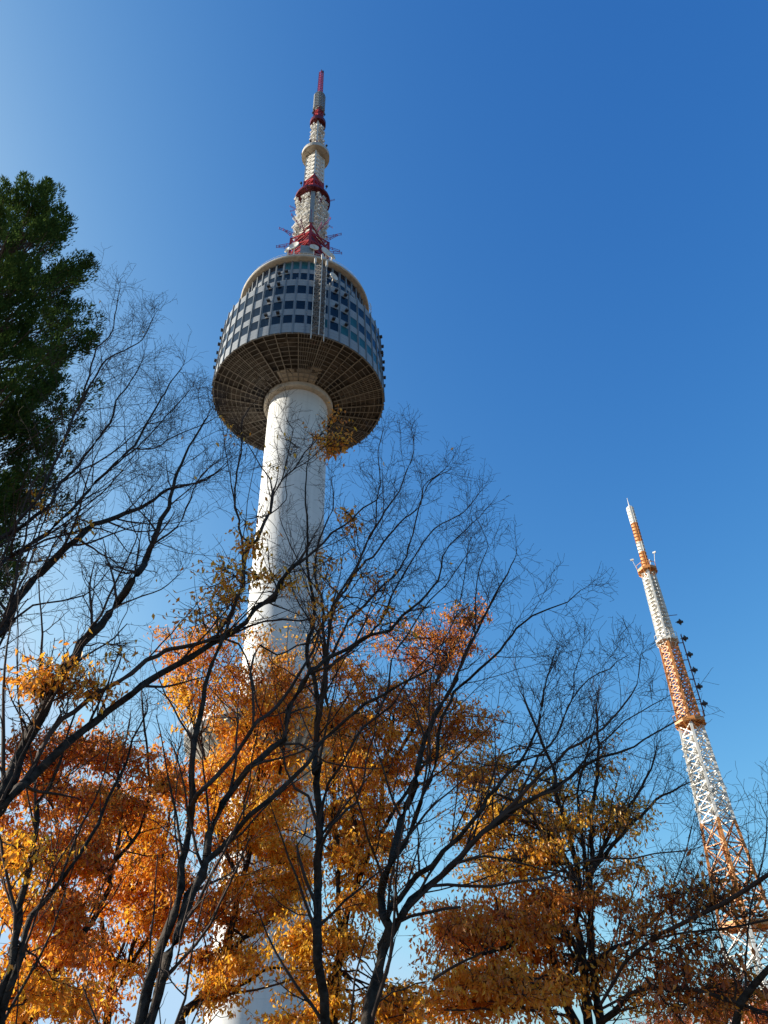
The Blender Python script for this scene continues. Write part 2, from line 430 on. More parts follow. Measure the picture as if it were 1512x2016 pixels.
# ---- mast on the roof: square lattice, one corner toward the path
def sq(h, z, rot=0.0): return [pol(h, VIEW + rot + k * PI / 2, z) for k in range(4)]
def lattice(name, mtl, parent, z0, z1, h0, h1, bays, lw, bw, core=0.0, rot=0.0):
    m = MB()
    for k in range(4):
        m.bar(sq(h0, z0, rot)[k], sq(h1, z1, rot)[k], lw)
    for b in range(bays):
        t0, t1 = b / bays, (b + 1) / bays
        za, zb = z0 + (z1 - z0) * t0, z0 + (z1 - z0) * t1
        A, B = sq(h0 + (h1 - h0) * t0, za, rot), sq(h0 + (h1 - h0) * t1, zb, rot)
        for k in range(4):
            l = (k + 1) % 4
            m.bar(A[k], B[l], bw); m.bar(A[l], B[k], bw); m.bar(A[k], A[l], bw * 1.1)
    if core:
        m.box((0, 0, (z0 + z1) / 2), core, core, z1 - z0 - 0.05, VIEW)
        for b in range(bays * 2):
            z = z0 + (z1 - z0) * (b + 0.5) / (bays * 2)
            m.box((0, 0, z), core * 1.5, core * 1.5, 0.10, VIEW + PI / 4)
    return m.build(name, mtl, parent)
def platform(name, mtl, z, R, h, n=24, ribs=12, hub=1.0, solid=True):
    m = MB()
    if solid: m.lathe([(hub, z), (R, z), (R, z + h), (R - 0.15, z + h), (R - 0.15, z + 0.15), (hub, z + 0.15)], n)
    else:
        m.lathe([(hub, z), (R, z), (R, z + 0.12), (hub, z + 0.12)], n)
        for k in range(n):
            a, b = 2 * PI * k / n, 2 * PI * (k + 1) / n
            m.bar(pol(R, a, z), pol(R, a, z + h), 0.07)
            for q in (0.5, 1.0): m.bar(pol(R, a, z + h * q), pol(R, b, z + h * q), 0.06)
    for k in range(ribs):
        a = VIEW + 2 * PI * k / ribs; m.bar(pol(hub, a, z - 0.12), pol(R - 0.05, a, z - 0.12), 0.12, 0.22)
    return m.build(name, mtl, tower)
m = MB(); m.lathe([(3.1, 127.2), (3.1, 130), (2.9, 130.2), (2.9, 145.2), (0.5, 145.4)], 48)
# the mast pedestal stands on the roof behind the rim
m.build('mast_pedestal', MT['dred'], tower, 30)
lattice('red_mast_section', MT['red'], tower, 127.3, 151.0, 4.3, 4.0, 8, 0.55, 0.22)
m = MB(); m.box((0, 0, 140), 3.6, 3.6, 21, VIEW + PI / 4); m.build('mast_base_core', MT['dred'], tower)
lattice('white_mast_section', MT['white'], tower, 151.0, 166.2, 2.75, 2.35, 7, 0.42, 0.22)
platform('red_platform', MT['dred'], 166.4, 4.05, 0.7, 24, 12, 0.9)
lattice('red_mast_section', MT['red'], tower, 166.4, 175.1, 2.35, 2.2, 4, 0.42, 0.24, 1.1)
lattice('white_mast_section', MT['white'], tower, 175.1, 186.6, 2.2, 2.05, 6, 0.40, 0.26)
platform('round_platform', MT['greyb'], 186.7, 3.4, 1.3, 40, 6, 0.8)
lattice('red_mast_section', MT['red'], tower, 187.0, 192.4, 1.5, 1.4, 3, 0.34, 0.2, 1.0)
lattice('white_mast_section', MT['white'], tower, 192.4, 203.5, 1.4, 1.2, 6, 0.34, 0.2)
platform('red_platform', MT['dred'], 203.6, 2.05, 1.5, 24, 10, 0.6)
lattice('red_mast_section', MT['red'], tower, 203.6, 212.0, 1.2, 1.08, 4, 0.32, 0.2, 0.8)
lattice('white_mast_section', MT['white'], tower, 212.0, 214.0, 1.08, 1.05, 1, 0.32, 0.2, 0.6)
m = MB()
for k in range(8):
    a = VIEW + (k + 0.5) * PI / 4
    for z in np.arange(211.6, 220.0, 0.95):
        m.box(pol(1.42, a, z + 0.4), 0.28, 0.80, 0.50, a)
    m.bar(pol(1.3, a + PI / 8, 211.2), pol(1.3, a + PI / 8, 220.2), 0.16)
m.lathe([(0.95, 211.2), (0.95, 220.3), (1.45, 220.3), (0.9, 221.3), (0.35, 222.6)], 16)
m.build('antenna_cylinder', MT['galv'], tower)
lattice('tip_lattice', MT['pink'], tower, 221.0, 235.6, 0.72, 0.62, 10, 0.15, 0.08)
m = MB(); m.tube((0, 0, 235.6), (0, 0, 237.3), 0.3, 8, 0.12); m.box((0.45, 0, 235.9), 0.4, 0.4, 0.7); m.build('beacon', MT['dark'], tower)

m = MB(); m.box((0, 0, 158.5), 1.5, 1.5, 15, VIEW + PI / 4); m.box((0, 0, 180.9), 1.2, 1.2, 11, VIEW + PI / 4); m.box((0, 0, 198), 0.7, 0.7, 10.8, VIEW + PI / 4)
m.build('mast_core', MT['core'], tower)
# panel antennas on the four faces
def panel_mesh(w, h, d):
    p = MB()
    for q in (-0.36, -0.12, 0.12, 0.36): p.box((d, 0, q * h), 0.10, w, h * 0.10)
    for y in (-w * 0.32, 0, w * 0.32): p.bar((d, y, 0), (d + 0.5, y, 0), 0.07); p.bar((d + 0.5, y, -h * 0.36), (d + 0.5, y, h * 0.36), 0.11)
    p.bar((0, 0, 0), (d, 0, 0), 0.16); p.bar((d + 0.22, -w / 2, h * 0.2), (d + 0.22, w / 2, h * 0.2), 0.1)
    return p
proto = None
for face in range(4):
    fa = VIEW + PI / 4 + face * PI / 2
    for row in range(8):
        for c in (-1, 0, 1):
            if proto is None: proto = panel_mesh(0.95, 1.3, 1.2).build('antenna_panel', MT['white'], tower); o = proto
            else: o = proto.copy(); link(o, tower)
            z = 153.2 + row * 1.62
            o.location = pol(2.0, fa, z) + pol(1.45 * c, fa + PI / 2, 0); o.rotation_euler = (random.uniform(-.08, .08), random.uniform(-.1, .1), fa + random.uniform(-.12, .12)); o.scale = (random.uniform(.6, 1.15), random.uniform(.7, 1.25), random.uniform(.6, 1.1))
proto = None
for face in range(4):
    fa = VIEW + PI / 4 + face * PI / 2
    for row in range(6):
        for c in (-.5, .5):
            if proto is None: proto = panel_mesh(0.7, 1.2, 0.35).build('small_antenna_panel', MT['white'], tower); o = proto
            else: o = proto.copy(); link(o, tower)
            o.location = pol(0.95, fa, 193.6 + row * 1.5) + pol(0.9 * c, fa + PI / 2, 0); o.rotation_euler = (0, random.uniform(-.1, .1), fa + random.uniform(-.2, .2)); o.scale = (random.uniform(.6, 1.4), random.uniform(.7, 1.2), random.uniform(.5, 1.0))
for face in range(4):    # ladders of cross arms on the corners of the wide section
    fa = VIEW + face * PI / 2; m = MB()
    for z in np.arange(153, 166, 1.3): m.bar(pol(2.5, fa, z), pol(3.1, fa, z), 0.12)
    m.box(pol(3.0, fa, 159.5), 0.25, 1.0, 12.6, fa); m.build('corner_fairing', MT['galv'], tower)

# radial ladder dipoles round the mast foot and on the red platforms
proto = None
def dip():
    d = MB()
    for z in (-0.28, 0.28): d.bar((0, 0, z), (3.6, 0, z), 0.08)
    for x in (0.4, 1.8, 3.55): d.bar((x, 0, -0.42), (x, 0, 0.42), 0.12)
    return d
for k in range(20):
    a = VIEW + (k // 2 + 0.5) * 2 * PI / 10; z = 147.6 if k % 2 == 0 else 151.2
    if proto is None: proto = dip().build('dipole_antenna', MT['purple'], tower); o = proto
    else: o = proto.copy(); link(o, tower)
    o.location = pol(3.4, a + (0.3 if k % 2 else 0), z); o.rotation_euler = (0, random.uniform(-0.1, 0.06), a + (0.3 if k % 2 else 0))
for k in range(8):
    a = VIEW + (k + 0.5) * PI / 4; o = proto.copy(); link(o, tower); o.location = pol(3.7, a, 165.2 if k % 2 else 160.4); o.rotation_euler = (0, 0, a); o.scale = (0.45, 0.7, 0.7)
# dishes and cabins on the roof rim
for a, r, z, R in ((-0.24, 12.0, 130.2, 1.1), (0.07, 12.2, 129.6, 0.85), (0.27, 12.0, 129.4, 1.2), (0.36, 12.2, 128.6, 0.7), (-0.33, 12.2, 128.8, 0.6)):
    m = MB(); c = pol(r, VIEW + a, z); m.dish(c, pol(1, VIEW + a * 2.2, 0.12), R); m.bar(c, (c.x * 0.98, c.y * 0.98, 127.0), 0.2); m.build('dish_antenna', MT['white'], tower, 40)
m = MB(); m.box(pol(11.4, VIEW - 0.04, 129.0), 1.4, 2.4, 2.6, VIEW)
for k in range(7): m.box(pol(12.12, VIEW - 0.04 + (k - 3) * 0.028, 129.0), 0.08, 0.12, 2.4, VIEW)
m.build('plant_cabin', MT['galv'], tower)
m = MB()
for k in range(96):
    a, b = 2 * PI * k / 96, 2 * PI * (k + 1) / 96
    m.bar(pol(12.2, a, 126.8), pol(12.2, a, 127.8), 0.04)
    for q in (127.4, 127.9): m.bar(pol(12.2, a, q - .1), pol(12.2, b, q - .1), 0.04)
m.build('roof_rail', MT['white'], tower)
for z, R, n in ((187.9, 3.2, 5), (206.0, 1.9, 4), (168.0, 3.9, 4)):
    for k in range(n):
        a = VIEW + 0.8 + k * 2 * PI / n; m = MB(); m.bar(pol(R, a, z), pol(R + 0.2, a, z + 0.9), 0.12); m.box(pol(R + 0.2, a, z + 1.0), 0.4, 0.4, 0.5, a); m.build('beacon', MT['dark'], tower)

# ------------------------------------------------------------------ lattice mast at the right
MX, MY = 56.434, 138.979
VIEW = math.atan2(-MY, -MX) + math.radians(4)
tower = mast = empty('radio_mast', (MX, MY, 0), 'slender orange and white steel lattice mast rising behind the trees at the right', 'radio mast')
HZ = [(0, 6.3), (16, 4.9), (24.3, 4.2), (27.3, 3.95), (34.2, 3.3), (41.7, 2.72), (51.5, 2.25), (57.3, 2.05), (60.3, 1.98), (74.8, 1.65), (77.1, 1.6), (92.2, 1.3), (95, 1.2)]
def H(z): return float(np.interp(z, [q[0] for q in HZ], [q[1] for q in HZ]))
for z0, z1, mt, bays, lw in ((0, 12, 'orange', 3, 0.6), (12, 25.0, 'white', 3, 0.50), (25.0, 41.0, 'orange', 4, 0.46), (41.0, 58.4, 'white', 8, 0.48), (58.4, 75.6, 'orange', 12, 0.44), (75.6, 93.0, 'white', 14, 0.38)):
    zs = [z0, z1]
    lattice(('white' if mt == 'white' else 'orange') + '_lattice', MT[mt], mast, z0, z1, H(z0), H(z1), bays, lw, 0.18, 0.4 if z0 > 55 else 0.0)
def platform8(mtl, z, R, h):
    o = platform('platform', mtl, z, R, h, 8, 8, 0.6, True); m = MB()
    for k in range(8):
        a, b = 2 * PI * k / 8, 2 * PI * (k + 1) / 8
        m.bar(pol(R, a, z + h), pol(R, a, z + h + 1.0), 0.09); m.bar(pol(R, a, z + h + 1.0), pol(R, b, z + h + 1.0), 0.08)
    m.build('railing', mtl, o)
    for k in range(8):
        a = 2 * PI * k / 8; m = MB(); m.bar(pol(R * 0.5, a, z - 1.4), pol(R, a, z), 0.14); m.build('strut', mtl, o)
    return o
platform8(MT['orange'], 93.0, 2.1, 0.6); platform8(MT['white'], 75.9, 2.3, 0.5); platform8(MT['orange'], 58.6, 2.9, 0.7); platform8(MT['orange'], 24.4, 4.3, 0.8)
for z0, z1, mt in ((93.5, 98.1, 'orange'), (98.1, 100.7, 'white'), (100.7, 106.0, 'orange'), (106.0, 110.6, 'white')):
    m = MB(); m.tube((0, 0, z0), (0, 0, z1), 0.74 if z0 < 106 else 0.8, 14, 0.74 if z0 < 106 else 0.82)
    for z in np.arange(z0 + 0.5, z1, 0.9): m.box((0, 0, z), 1.54, 1.54, 0.07, VIEW)
    m.bar(pol(0.85, VIEW + 0.5, z0), pol(0.85, VIEW + 0.5, z1), 0.12)
    m.build('pole_section', MT[mt], mast, 40)
m = MB(); m.lathe([(0.82, 110.6), (0.5, 111.0), (0.12, 111.4), (0.05, 113.6)], 12); m.build('lightning_rod', MT['white'], mast)
# small yagis over the white sections
def yagi():
    y = MB(); y.bar((0, 0, 0), (1.0, 0, 0), 0.09)
    for x in (0.35, 0.65, 0.95): y.bar((x, -0.45, 0), (x, 0.45, 0), 0.08); y.bar((x, 0, -0.35), (x, 0, 0.35), 0.08)
    return y
proto = None
for n in range(96):
    face = n % 4; fa = VIEW + PI / 4 + face * PI / 2; row = n // 8; side = (n // 4) % 2
    if proto is None: proto = yagi().build('yagi_antenna', MT['white'], mast); o = proto
    else: o = proto.copy(); link(o, mast)
    z = 43.5 + row * 1.15 + random.uniform(-.3, .3); ap = H(z) * 0.707
    o.location = pol(ap, fa, z) + pol((side - 0.5) * 1.3 * ap + random.uniform(-.3, .3), fa + PI / 2, 0); o.rotation_euler = (random.uniform(-.4, .4), random.uniform(-.3, .3), fa + random.uniform(-.5, .5)); o.scale = (random.uniform(.5, 1.0),) * 3
proto = None
for n in range(56):
    face = n % 4; fa = VIEW + PI / 4 + face * PI / 2; row = n // 4
    if proto is None: proto = panel_mesh(1.1, 0.62, 0.12).build('antenna_panel', MT['white'], mast); o = proto
    else: o = proto.copy(); link(o, mast)
    z = 78.8 + row * 0.9; o.location = pol(H(z) * 0.72, fa, z); o.rotation_euler = (0, 0, fa); o.scale = (1.0, 1.0, 1.0)
# drum aerials on a twin rail at the right side
ra = math.atan2(-MY, -MX) + PI / 2 + 0.25
zs6 = [80.3, 76.5, 72.9, 69.5, 66.0, 62.5]
m = MB()
for d in (-0.22, 0.22): m.bar(pol(3.0, ra + d * 0.3, 60.0), pol(3.0, ra + d * 0.3, 77.5), 0.10)
for z in (63.4, 67.6, 71.8, 75.6): m.bar(pol(H(z) * 0.8, ra, z), pol(3.0, ra, z), 0.14)
m.bar(pol(1.4, ra, 82), pol(3.4, ra, 82), 0.10)
m.build('antenna_rail', MT['dred'], mast)
for z in zs6:
    m = MB(); c = pol(3.55, ra, z); u = pol(1, ra, 0); v = pol(1, ra + PI / 2, 0)
    m.lathe([(0.02, -0.42), (0.34, -0.32), (0.40, 0), (0.34, 0.32), (0.02, 0.42)], 10); m.v = [tuple(Vector(q) + c) for q in m.v]
    for k in range(4): d = u * math.cos(k * PI / 2) + v * math.sin(k * PI / 2); m.box(c + d * 0.46, 0.30, 0.30, 0.42, ra)
    m.bar(c - u * 0.9, c, 0.12); m.bar(c - Vector((0, 0, 0.7)), c + Vector((0, 0, 0.7)), 0.2)
    m.build('drum_aerial', MT['dark'], mast)
for k in range(3):
    m = MB(); a = VIEW + (1.2, -1.7, 2.6)[k]; z = 94.4; m.bar(pol(2.0, a, z), pol(2.5, a, z + 2.6), 0.09); m.box(pol(2.5, a, z + 2.6), 0.7, 0.25, 0.35, a); m.build('whip_antenna', MT['white'], mast)

# ------------------------------------------------------------------ trees
# every limb is a line of points given by bearing and distance; side branches and twigs grow from it in 3-D
def at(px, py, d):
    """point on the sight line (px, py) at horizontal distance d from the camera"""
    v = RCAM @ np.array([(px - 756) / F_PX, (1008 - py) / F_PX, -1.0])
    return CAM + v * d / math.hypot(v[0], v[1])

def nrm(a): return a / np.maximum(np.linalg.norm(a, axis=-1, keepdims=True), 1e-9)

def smooth(P, step):
    """Catmull-Rom through P, resampled about every `step` metres"""
    P = np.asarray(P, float)
    if len(P) < 2: return P
    Q = np.vstack([2 * P[0] - P[1], P, 2 * P[-1] - P[-2]]); out = []
    for i in range(1, len(Q) - 2):
        a, b, c, d = Q[i - 1:i + 3]; n = max(1, int(np.linalg.norm(c - b) / step))
        t = (np.arange(n) / n)[:, None]
        out.append(0.5 * (2 * b + (c - a) * t + (2 * a - 5 * b + 4 * c - d) * t ** 2 + (3 * b - a - 3 * c + d) * t ** 3))
    out.append(P[-1:]); return np.vstack(out)

class Tubes:
    """many tapered tubes in one mesh"""
    def __init__(s): s.v = []; s.f = []; s.n = 0
    def add(s, P, Rd, sides):
        """P (n,k,3) centre lines, Rd (n,k) radii"""
        n, k, _ = P.shape
        T = np.empty_like(P); T[:, 1:-1] = P[:, 2:] - P[:, :-2]; T[:, 0] = P[:, 1] - P[:, 0]; T[:, -1] = P[:, -1] - P[:, -2]
        T = nrm(T); ref = np.array([0.31, 0.17, 0.93]); U = nrm(np.cross(T, ref)); V = np.cross(T, U)
        a = np.arange(sides) * 2 * PI / sides
        X = P[:, :, None] + Rd[:, :, None, None] * (U[:, :, None] * np.cos(a)[:, None] + V[:, :, None] * np.sin(a)[:, None])
        idx = np.arange(n * k * sides).reshape(n, k, sides) + s.n
        j = (np.arange(sides) + 1) % sides
        F = np.stack([idx[:, :-1], idx[:, :-1][:, :, j], idx[:, 1:][:, :, j], idx[:, 1:]], -1).reshape(-1, 4)
        s.v.append(X.reshape(-1, 3)); s.f.append(F); s.n += n * k * sides
    def build(s, name, m, parent, origin):
        if not s.v: return None
        return quads(name, np.vstack(s.v) - origin, np.vstack(s.f), m, parent)

def quads(name, V, Fq, m, parent, attr=None, sm=True):
    me = bpy.data.meshes.new(name); k = Fq.shape[1]
    me.vertices.add(len(V)); me.vertices.foreach_set('co', V.astype(np.float32).ravel())
    me.loops.add(Fq.size); me.loops.foreach_set('vertex_index', Fq.astype(np.int32).ravel())
    me.polygons.add(len(Fq)); me.polygons.foreach_set('loop_start', np.arange(0, Fq.size, k, dtype=np.int32))
    me.polygons.foreach_set('use_smooth', np.full(len(Fq), sm))
    me.materials.append(m); me.update(calc_edges=True)
    if attr is not None:
        at_ = me.attributes.new('tint', 'FLOAT', 'FACE'); at_.data.foreach_set('value', attr.astype(np.float32))
    o = bpy.data.objects.new(name, me); link(o, parent); return o

UP = np.array([0, 0, 1.0])
def sample_on(P, rad, t):
    """positions, tangents, radii at fractions t (m,) of many lines P (n,k,3): returns (n,m,...)"""
    n, k, _ = P.shape; x = t * (k - 1); i = np.clip(x.astype(int), 0, k - 2); f = (x - i)
    pos = P[:, i] * (1 - f)[:, None] + P[:, i + 1] * f[:, None]
    tan = nrm(P[:, i + 1] - P[:, i]); r = rad[:, i] * (1 - f) + rad[:, i + 1] * f
    return pos, tan, r

def grow(O, D, Ln, r0, k, wig, trop, zig, taper=0.35, rmin=0.0022):
    n = len(O); P = np.empty((n, k, 3)); P[:, 0] = O; D = nrm(D)
    side = nrm(np.cross(D, nrm(rng.normal(size=(n, 3)))))
    for j in range(1, k):
        D = nrm(D + trop * UP + wig * rng.normal(size=(n, 3)) + zig * side * (1 if j % 2 else -1))
        P[:, j] = P[:, j - 1] + D * (Ln / (k - 1))[:, None]
    R = np.maximum(r0[:, None] * (1 - (1 - taper) * np.linspace(0, 1, k)[None]), rmin)
    return P, R

def children(P, R, m, t0, t1, ang, lens, rr, out=None, tipcut=0.5):
    """m side shoots on each line"""
    n = len(P)
    if n == 0: return np.empty((0, 3)), np.empty((0, 3)), np.empty(0), np.empty(0)
    t = np.clip(np.linspace(t0, t1, m) + rng.uniform(-.04, .04, m), 0.02, 0.99)
    pos, tan, r = sample_on(P, R, t)
    rv = rng.normal(size=pos.shape); perp = nrm(np.cross(tan, rv))
    # shoots prefer to leave sideways and upward, rarely straight down
    perp = nrm(perp + 0.35 * UP)
    perp = nrm(perp - tan * np.sum(perp * tan, -1, keepdims=True))
    a = ang * rng.uniform(0.65, 1.35, pos.shape[:2])
    d = tan * np.cos(a)[..., None] + perp * np.sin(a)[..., None]
    L = lens * rng.uniform(0.55, 1.25, pos.shape[:2]) * (1.15 - tipcut * t)[None]
    if np.ndim(L) and out is not None: pass
    rad = np.minimum(r * rr, 0.008 + r * 0.22)
    return pos.reshape(-1, 3), d.reshape(-1, 3), L.ravel(), rad.ravel()

class Leaves:
    def __init__(s): s.c = []; s.tint = []; s.sz = []
    def add(s, C, tint, size): s.c.append(C); s.tint.append(np.broadcast_to(tint, len(C)).astype(float)); s.sz.append(np.full(len(C), size))
    def build(s, name, parent, origin, m):
        if not s.c: return None
        C = np.vstack(s.c); n = len(C); tint = np.concatenate(s.tint); L = np.concatenate(s.sz) * rng.uniform(0.65, 1.25, n)
        # long narrow leaves hanging from the twig, tips down, each folded along its midrib
        ax = nrm(np.stack([rng.normal(0, .55, n), rng.normal(0, .55, n), -np.abs(rng.normal(.8, .45, n))], 1))
        wd = nrm(np.cross(ax, rng.normal(size=(n, 3)))); nr = np.cross(ax, wd)
        W = L * rng.uniform(.17, .25, n); fo = (L * rng.uniform(.03, .12, n))[:, None] * nr; cu = (L * rng.uniform(-.12, .22, n))[:, None] * nr
        Lc, Wc = L[:, None], W[:, None]
        p0 = C; p1 = C + ax * Lc * .45 + wd * Wc - fo; p2 = C + ax * Lc + cu; p3 = C + ax * Lc * .45 - wd * Wc - fo
        V = np.stack([p0, p1, p2, p3], 1).reshape(-1, 3); b = np.arange(n)[:, None] * 4
        Fq = np.concatenate([b + [0, 1, 2], b + [0, 2, 3]], 1).reshape(-1, 3)
        return quads(name, V - origin, Fq, m, parent, np.repeat(tint, 2), False)

def parse(t): return [tuple(float(q) for q in w.split(',')) for w in t.split()]

DENS = 0.66
LIMB = 0.78
def tree(name, label, cat, base, limbs, dist, twig=1.0, leaves=None, sprays=None, group=None, reach=1.0, lsize=0.084, bare_leaf=None, tshift=0.0, lw=1.0):
    """limbs: (points 'x,y x,y', first width px, last width px, first distance, last distance[, twig factor])
       base: point on the ground the first limbs come from (None: limb starts in the crown)"""
    base = np.array(base, float); t = empty(name, tuple(base), label, cat, group)
    trunk, tw, lv = Tubes(), Tubes(), Leaves()
    lines = []
    for li, spec in enumerate(limbs):
        pts, w0, w1, d0, d1 = spec[:5]; tf = spec[5] if len(spec) > 5 else 1.0; ground = spec[6] if len(spec) > 6 else None
        px = parse(pts); n = len(px); dd = np.linspace(d0, d1, n)
        if n > 3: dd = dd + np.concatenate([[0], rng.normal(0, 0.05, n - 2) * (d1 - d0 + 0.8), [0]])
        P = np.array([at(x, y, q) for (x, y), q in zip(px, dd)])
        sl = -((P - CAM) @ RCAM)[:, 2]
        ww = np.linspace(0, 1, n) ** .8; rr = np.maximum(w0 + (w1 - w0) * ww, 1.3) * LIMB * lw / 2 / F_PX * sl
        if ground is not None:
            b0 = base + np.array([ground, rng.uniform(-.1, .1), -0.1])
            mid = b0 * 0.45 + P[0] * 0.55; mid[:2] = b0[:2] * 0.35 + P[0][:2] * 0.65
            P = np.vstack([b0, mid, P]); rr = np.concatenate([[rr[0] * 1.5, rr[0] * 1.12], rr])
        if ground is None and lines:      # start inside the parent limb so the fork grows out of it
            best = None
            for S0, R0_, *_ in lines:
                q = np.linalg.norm(S0 - P[0], axis=1); j = int(q.argmin())
                if best is None or q[j] < best[0]: best = (q[j], S0, R0_, j)
            if best[0] < 0.6:
                j0 = max(0, best[3] - max(2, int(best[2][best[3]] * 3.0 / 0.15)))
                j1 = (j0 + best[3]) // 2
                P = np.vstack([best[1][j0], best[1][j1] * .6 + (P[0] * .25 + best[1][best[3]] * .15), P[1:]]) if len(P) > 2 else np.vstack([best[1][j0], P])
                rr = np.concatenate([[min(rr[0], best[2][j0] * .8), min(rr[0], best[2][j1] * .85)], rr[1:]]) if len(px) > 2 else np.concatenate([[min(rr[0], best[2][j0] * .8)], rr])
        S = smooth(P, 0.16); u = np.linspace(0, 1, len(P)); cum = np.concatenate([[0], np.cumsum(np.linalg.norm(np.diff(P, axis=0), axis=1))])
        cs = np.concatenate([[0], np.cumsum(np.linalg.norm(np.diff(S, axis=0), axis=1))]); cs *= cum[-1] / max(cs[-1], 1e-6)
        Rs = np.interp(cs, cum, rr)
        jit = rng.normal(0, 0.010, S.shape) * np.minimum(1, Rs / 0.02)[:, None]; jit[0] = 0; S = S + jit
        Rs = Rs * (1 + rng.uniform(-.06, .08, len(Rs)))
        thick = Rs.max() > 0.03
        (trunk if thick else tw).add(S[None], Rs[None], 9 if thick else 6)
        lines.append((S, Rs, cum[-1], tf, ground is not None))
    # side branches
    allP = []
    for S, Rs, L, tf, gr in lines:
        if tf <= 0: continue
        k0 = np.searchsorted(-Rs, -0.055) if Rs[0] > 0.055 else 0     # only where the limb is slender
        i0 = int(max(k0 * 0.75, 0.12 * len(S)));
        if i0 >= len(S) - 3: i0 = len(S) // 2
        seg = S[i0:]; sr = Rs[i0:]; ls = np.linalg.norm(np.diff(seg, axis=0), axis=1).sum()
        if ls < 0.2: continue
        n1 = max(2, int(ls / 0.30 * twig * tf))
        O, D, Ln, r = children(seg[None], sr[None], n1, 0.02, 0.97, 0.60, reach * min(1.0 + 0.18 * ls, 1.9), 0.42, tipcut=0.78)
        # continuing leader at the tip
        tipd = nrm((seg[-1] - seg[-4])[None] if len(seg) > 4 else (seg[-1] - seg[0])[None])
        O = np.vstack([O, seg[-1:]]); D = np.vstack([D, tipd]); Ln = np.append(Ln, 0.35 * reach); r = np.append(r, sr[-1] * 0.9)
        P1, R1 = grow(O, D, Ln, r, 8, 0.08, 0.05, 0.09, 0.3)
        tw.add(P1, R1, 4)
        O, D, Ln, r = children(P1, R1, int(round(6 * twig * tf)) or 1, 0.15, 0.97, 0.72, 0.62 * reach, 0.55)
        P2, R2 = grow(O, D, Ln, r, 6, 0.13, 0.03, 0.16, 0.5, 0.0026); tw.add(P2, R2, 3)
        O, D, Ln, r = children(P2, R2, 5, 0.12, 0.98, 0.95, 0.26 * reach, 0.7)
        P3, R3 = grow(O, D, Ln, r, 4, 0.18, 0.02, 0.22, 0.6, 0.0021); tw.add(P3, R3, 3)
        allP.append((P1, P2, P3))
    if bare_leaf:      # a few leaves still hanging on
        for P1, P2, P3 in allP:
            q = P3[:, -1]; k = int(len(q) * bare_leaf[0])
            if k: c = q[rng.choice(len(q), k, replace=False)]; lv.add(c, rng.uniform(bare_leaf[1] - .1, bare_leaf[1] + .15, k), lsize)
    # leafy sprays: flat layered tufts carried on their own branchlets
    if sprays:
        nodes = np.vstack([S for S, *_ in lines]); nr_ = np.concatenate([R for _, R, *_ in lines])
        SP, CT = [], []
        for (x, y, rx, ry, cnt, tint, d0, d1, *rest) in sprays:
            per = rest[0] if rest else 150; rad = rest[1] if len(rest) > 1 else 0.55
            cnt = max(1, int(round(cnt * (DENS if cnt > 5 and rest and rest[0] > 75 else 1))))
            for _ in range(cnt):
                a = rng.uniform(0, 2 * PI); q = math.sqrt(rng.uniform()); dd = rng.uniform(d0, d1)
                c = at(x + rx * q * math.cos(a), y + ry * q * math.sin(a), dd)
                dist_ = np.linalg.norm(nodes - c, axis=1) + np.where(nodes[:, 2] > c[2] + 0.3, 1.2, 0) + np.where(nodes[:, 2] < 2.2, 3, 0)
                w = np.argsort(dist_)[:12]; j = w[rng.integers(0, 12)]; p = nodes[j]; v = c - p; ln = np.linalg.norm(v)
                # branchlet with a bend, rising first and then spreading flat
                k = 9; s_ = np.linspace(0, 1, k)[:, None]
                bend = nrm(np.cross(v, UP + rng.normal(0, .3, 3))) * ln * rng.uniform(-.12, .12) + UP * ln * rng.uniform(.0, .14)
                B = p + v * s_ + bend * (s_ * (1 - s_) * 2) + np.vstack([np.zeros(3), rng.normal(0, .012 * ln + .005, (k - 2, 3)), np.zeros(3)])
                r0 = min(nr_[j] * 0.6, 0.007 + 0.006 * ln)
                SP.append(B); CT.append((c, r0, v / max(ln, 1e-6), per, rad * (.80 if per > 75 else 1.1), tint))
        B = np.stack(SP); r0 = np.array([q[1] for q in CT]); tw.add(B, np.maximum(r0[:, None] * np.linspace(1, .4, 9)[None], .004), 4)
        # spreading twigs of each spray
        m = 9; n = len(CT); C = np.stack([q[0] for q in CT]); V0 = np.stack([q[2] for q in CT]); RD = np.array([q[4] for q in CT])
        st = rng.uniform(.55, 1.0, (n, m)); O = B[np.arange(n)[:, None], (st * 8).astype(int)]
        D = nrm(V0[:, None] * 0.6 + rng.normal(0, .8, (n, m, 3)) * np.array([1, 1, .35])); Ln = (RD[:, None] * rng.uniform(.6, 1.5, (n, m))).ravel()
        P1, R1 = grow(O.reshape(-1, 3), D.reshape(-1, 3), Ln, np.full(n * m, .0055), 6, .14, -.01, .12); tw.add(P1, R1, 3)
        per = np.array([q[3] for q in CT]); tints = np.array([q[5] for q in CT])
        for i in range(n):
            k = int(per[i] * rng.uniform(.45, 1.7) * (1.12 if per[i] > 75 else 1)); a = P1[i * m:(i + 1) * m]; u = rng.integers(0, m, k); s_ = rng.uniform(.12, 1, k) * 4.999; ii = s_.astype(int); f = (s_ - ii)[:, None]
            c = a[u, ii] * (1 - f) + a[u, ii + 1] * f + rng.normal(0, .055, (k, 3)) * np.array([1, 1, .7])
            lv.add(c, tints[i] + tshift + .09 + rng.normal(0, .07) + rng.normal(0, .04, k), lsize)
    trunk.build('trunk', MT['bark'], t, base); tw.build('branches', MT['twig'], t, base)
    lv.build('foliage', t, base, LEAF)
    return t

def foot(px, py, d):
    p = at(px, py, d); return (float(p[0]), float(p[1]), 0.0)

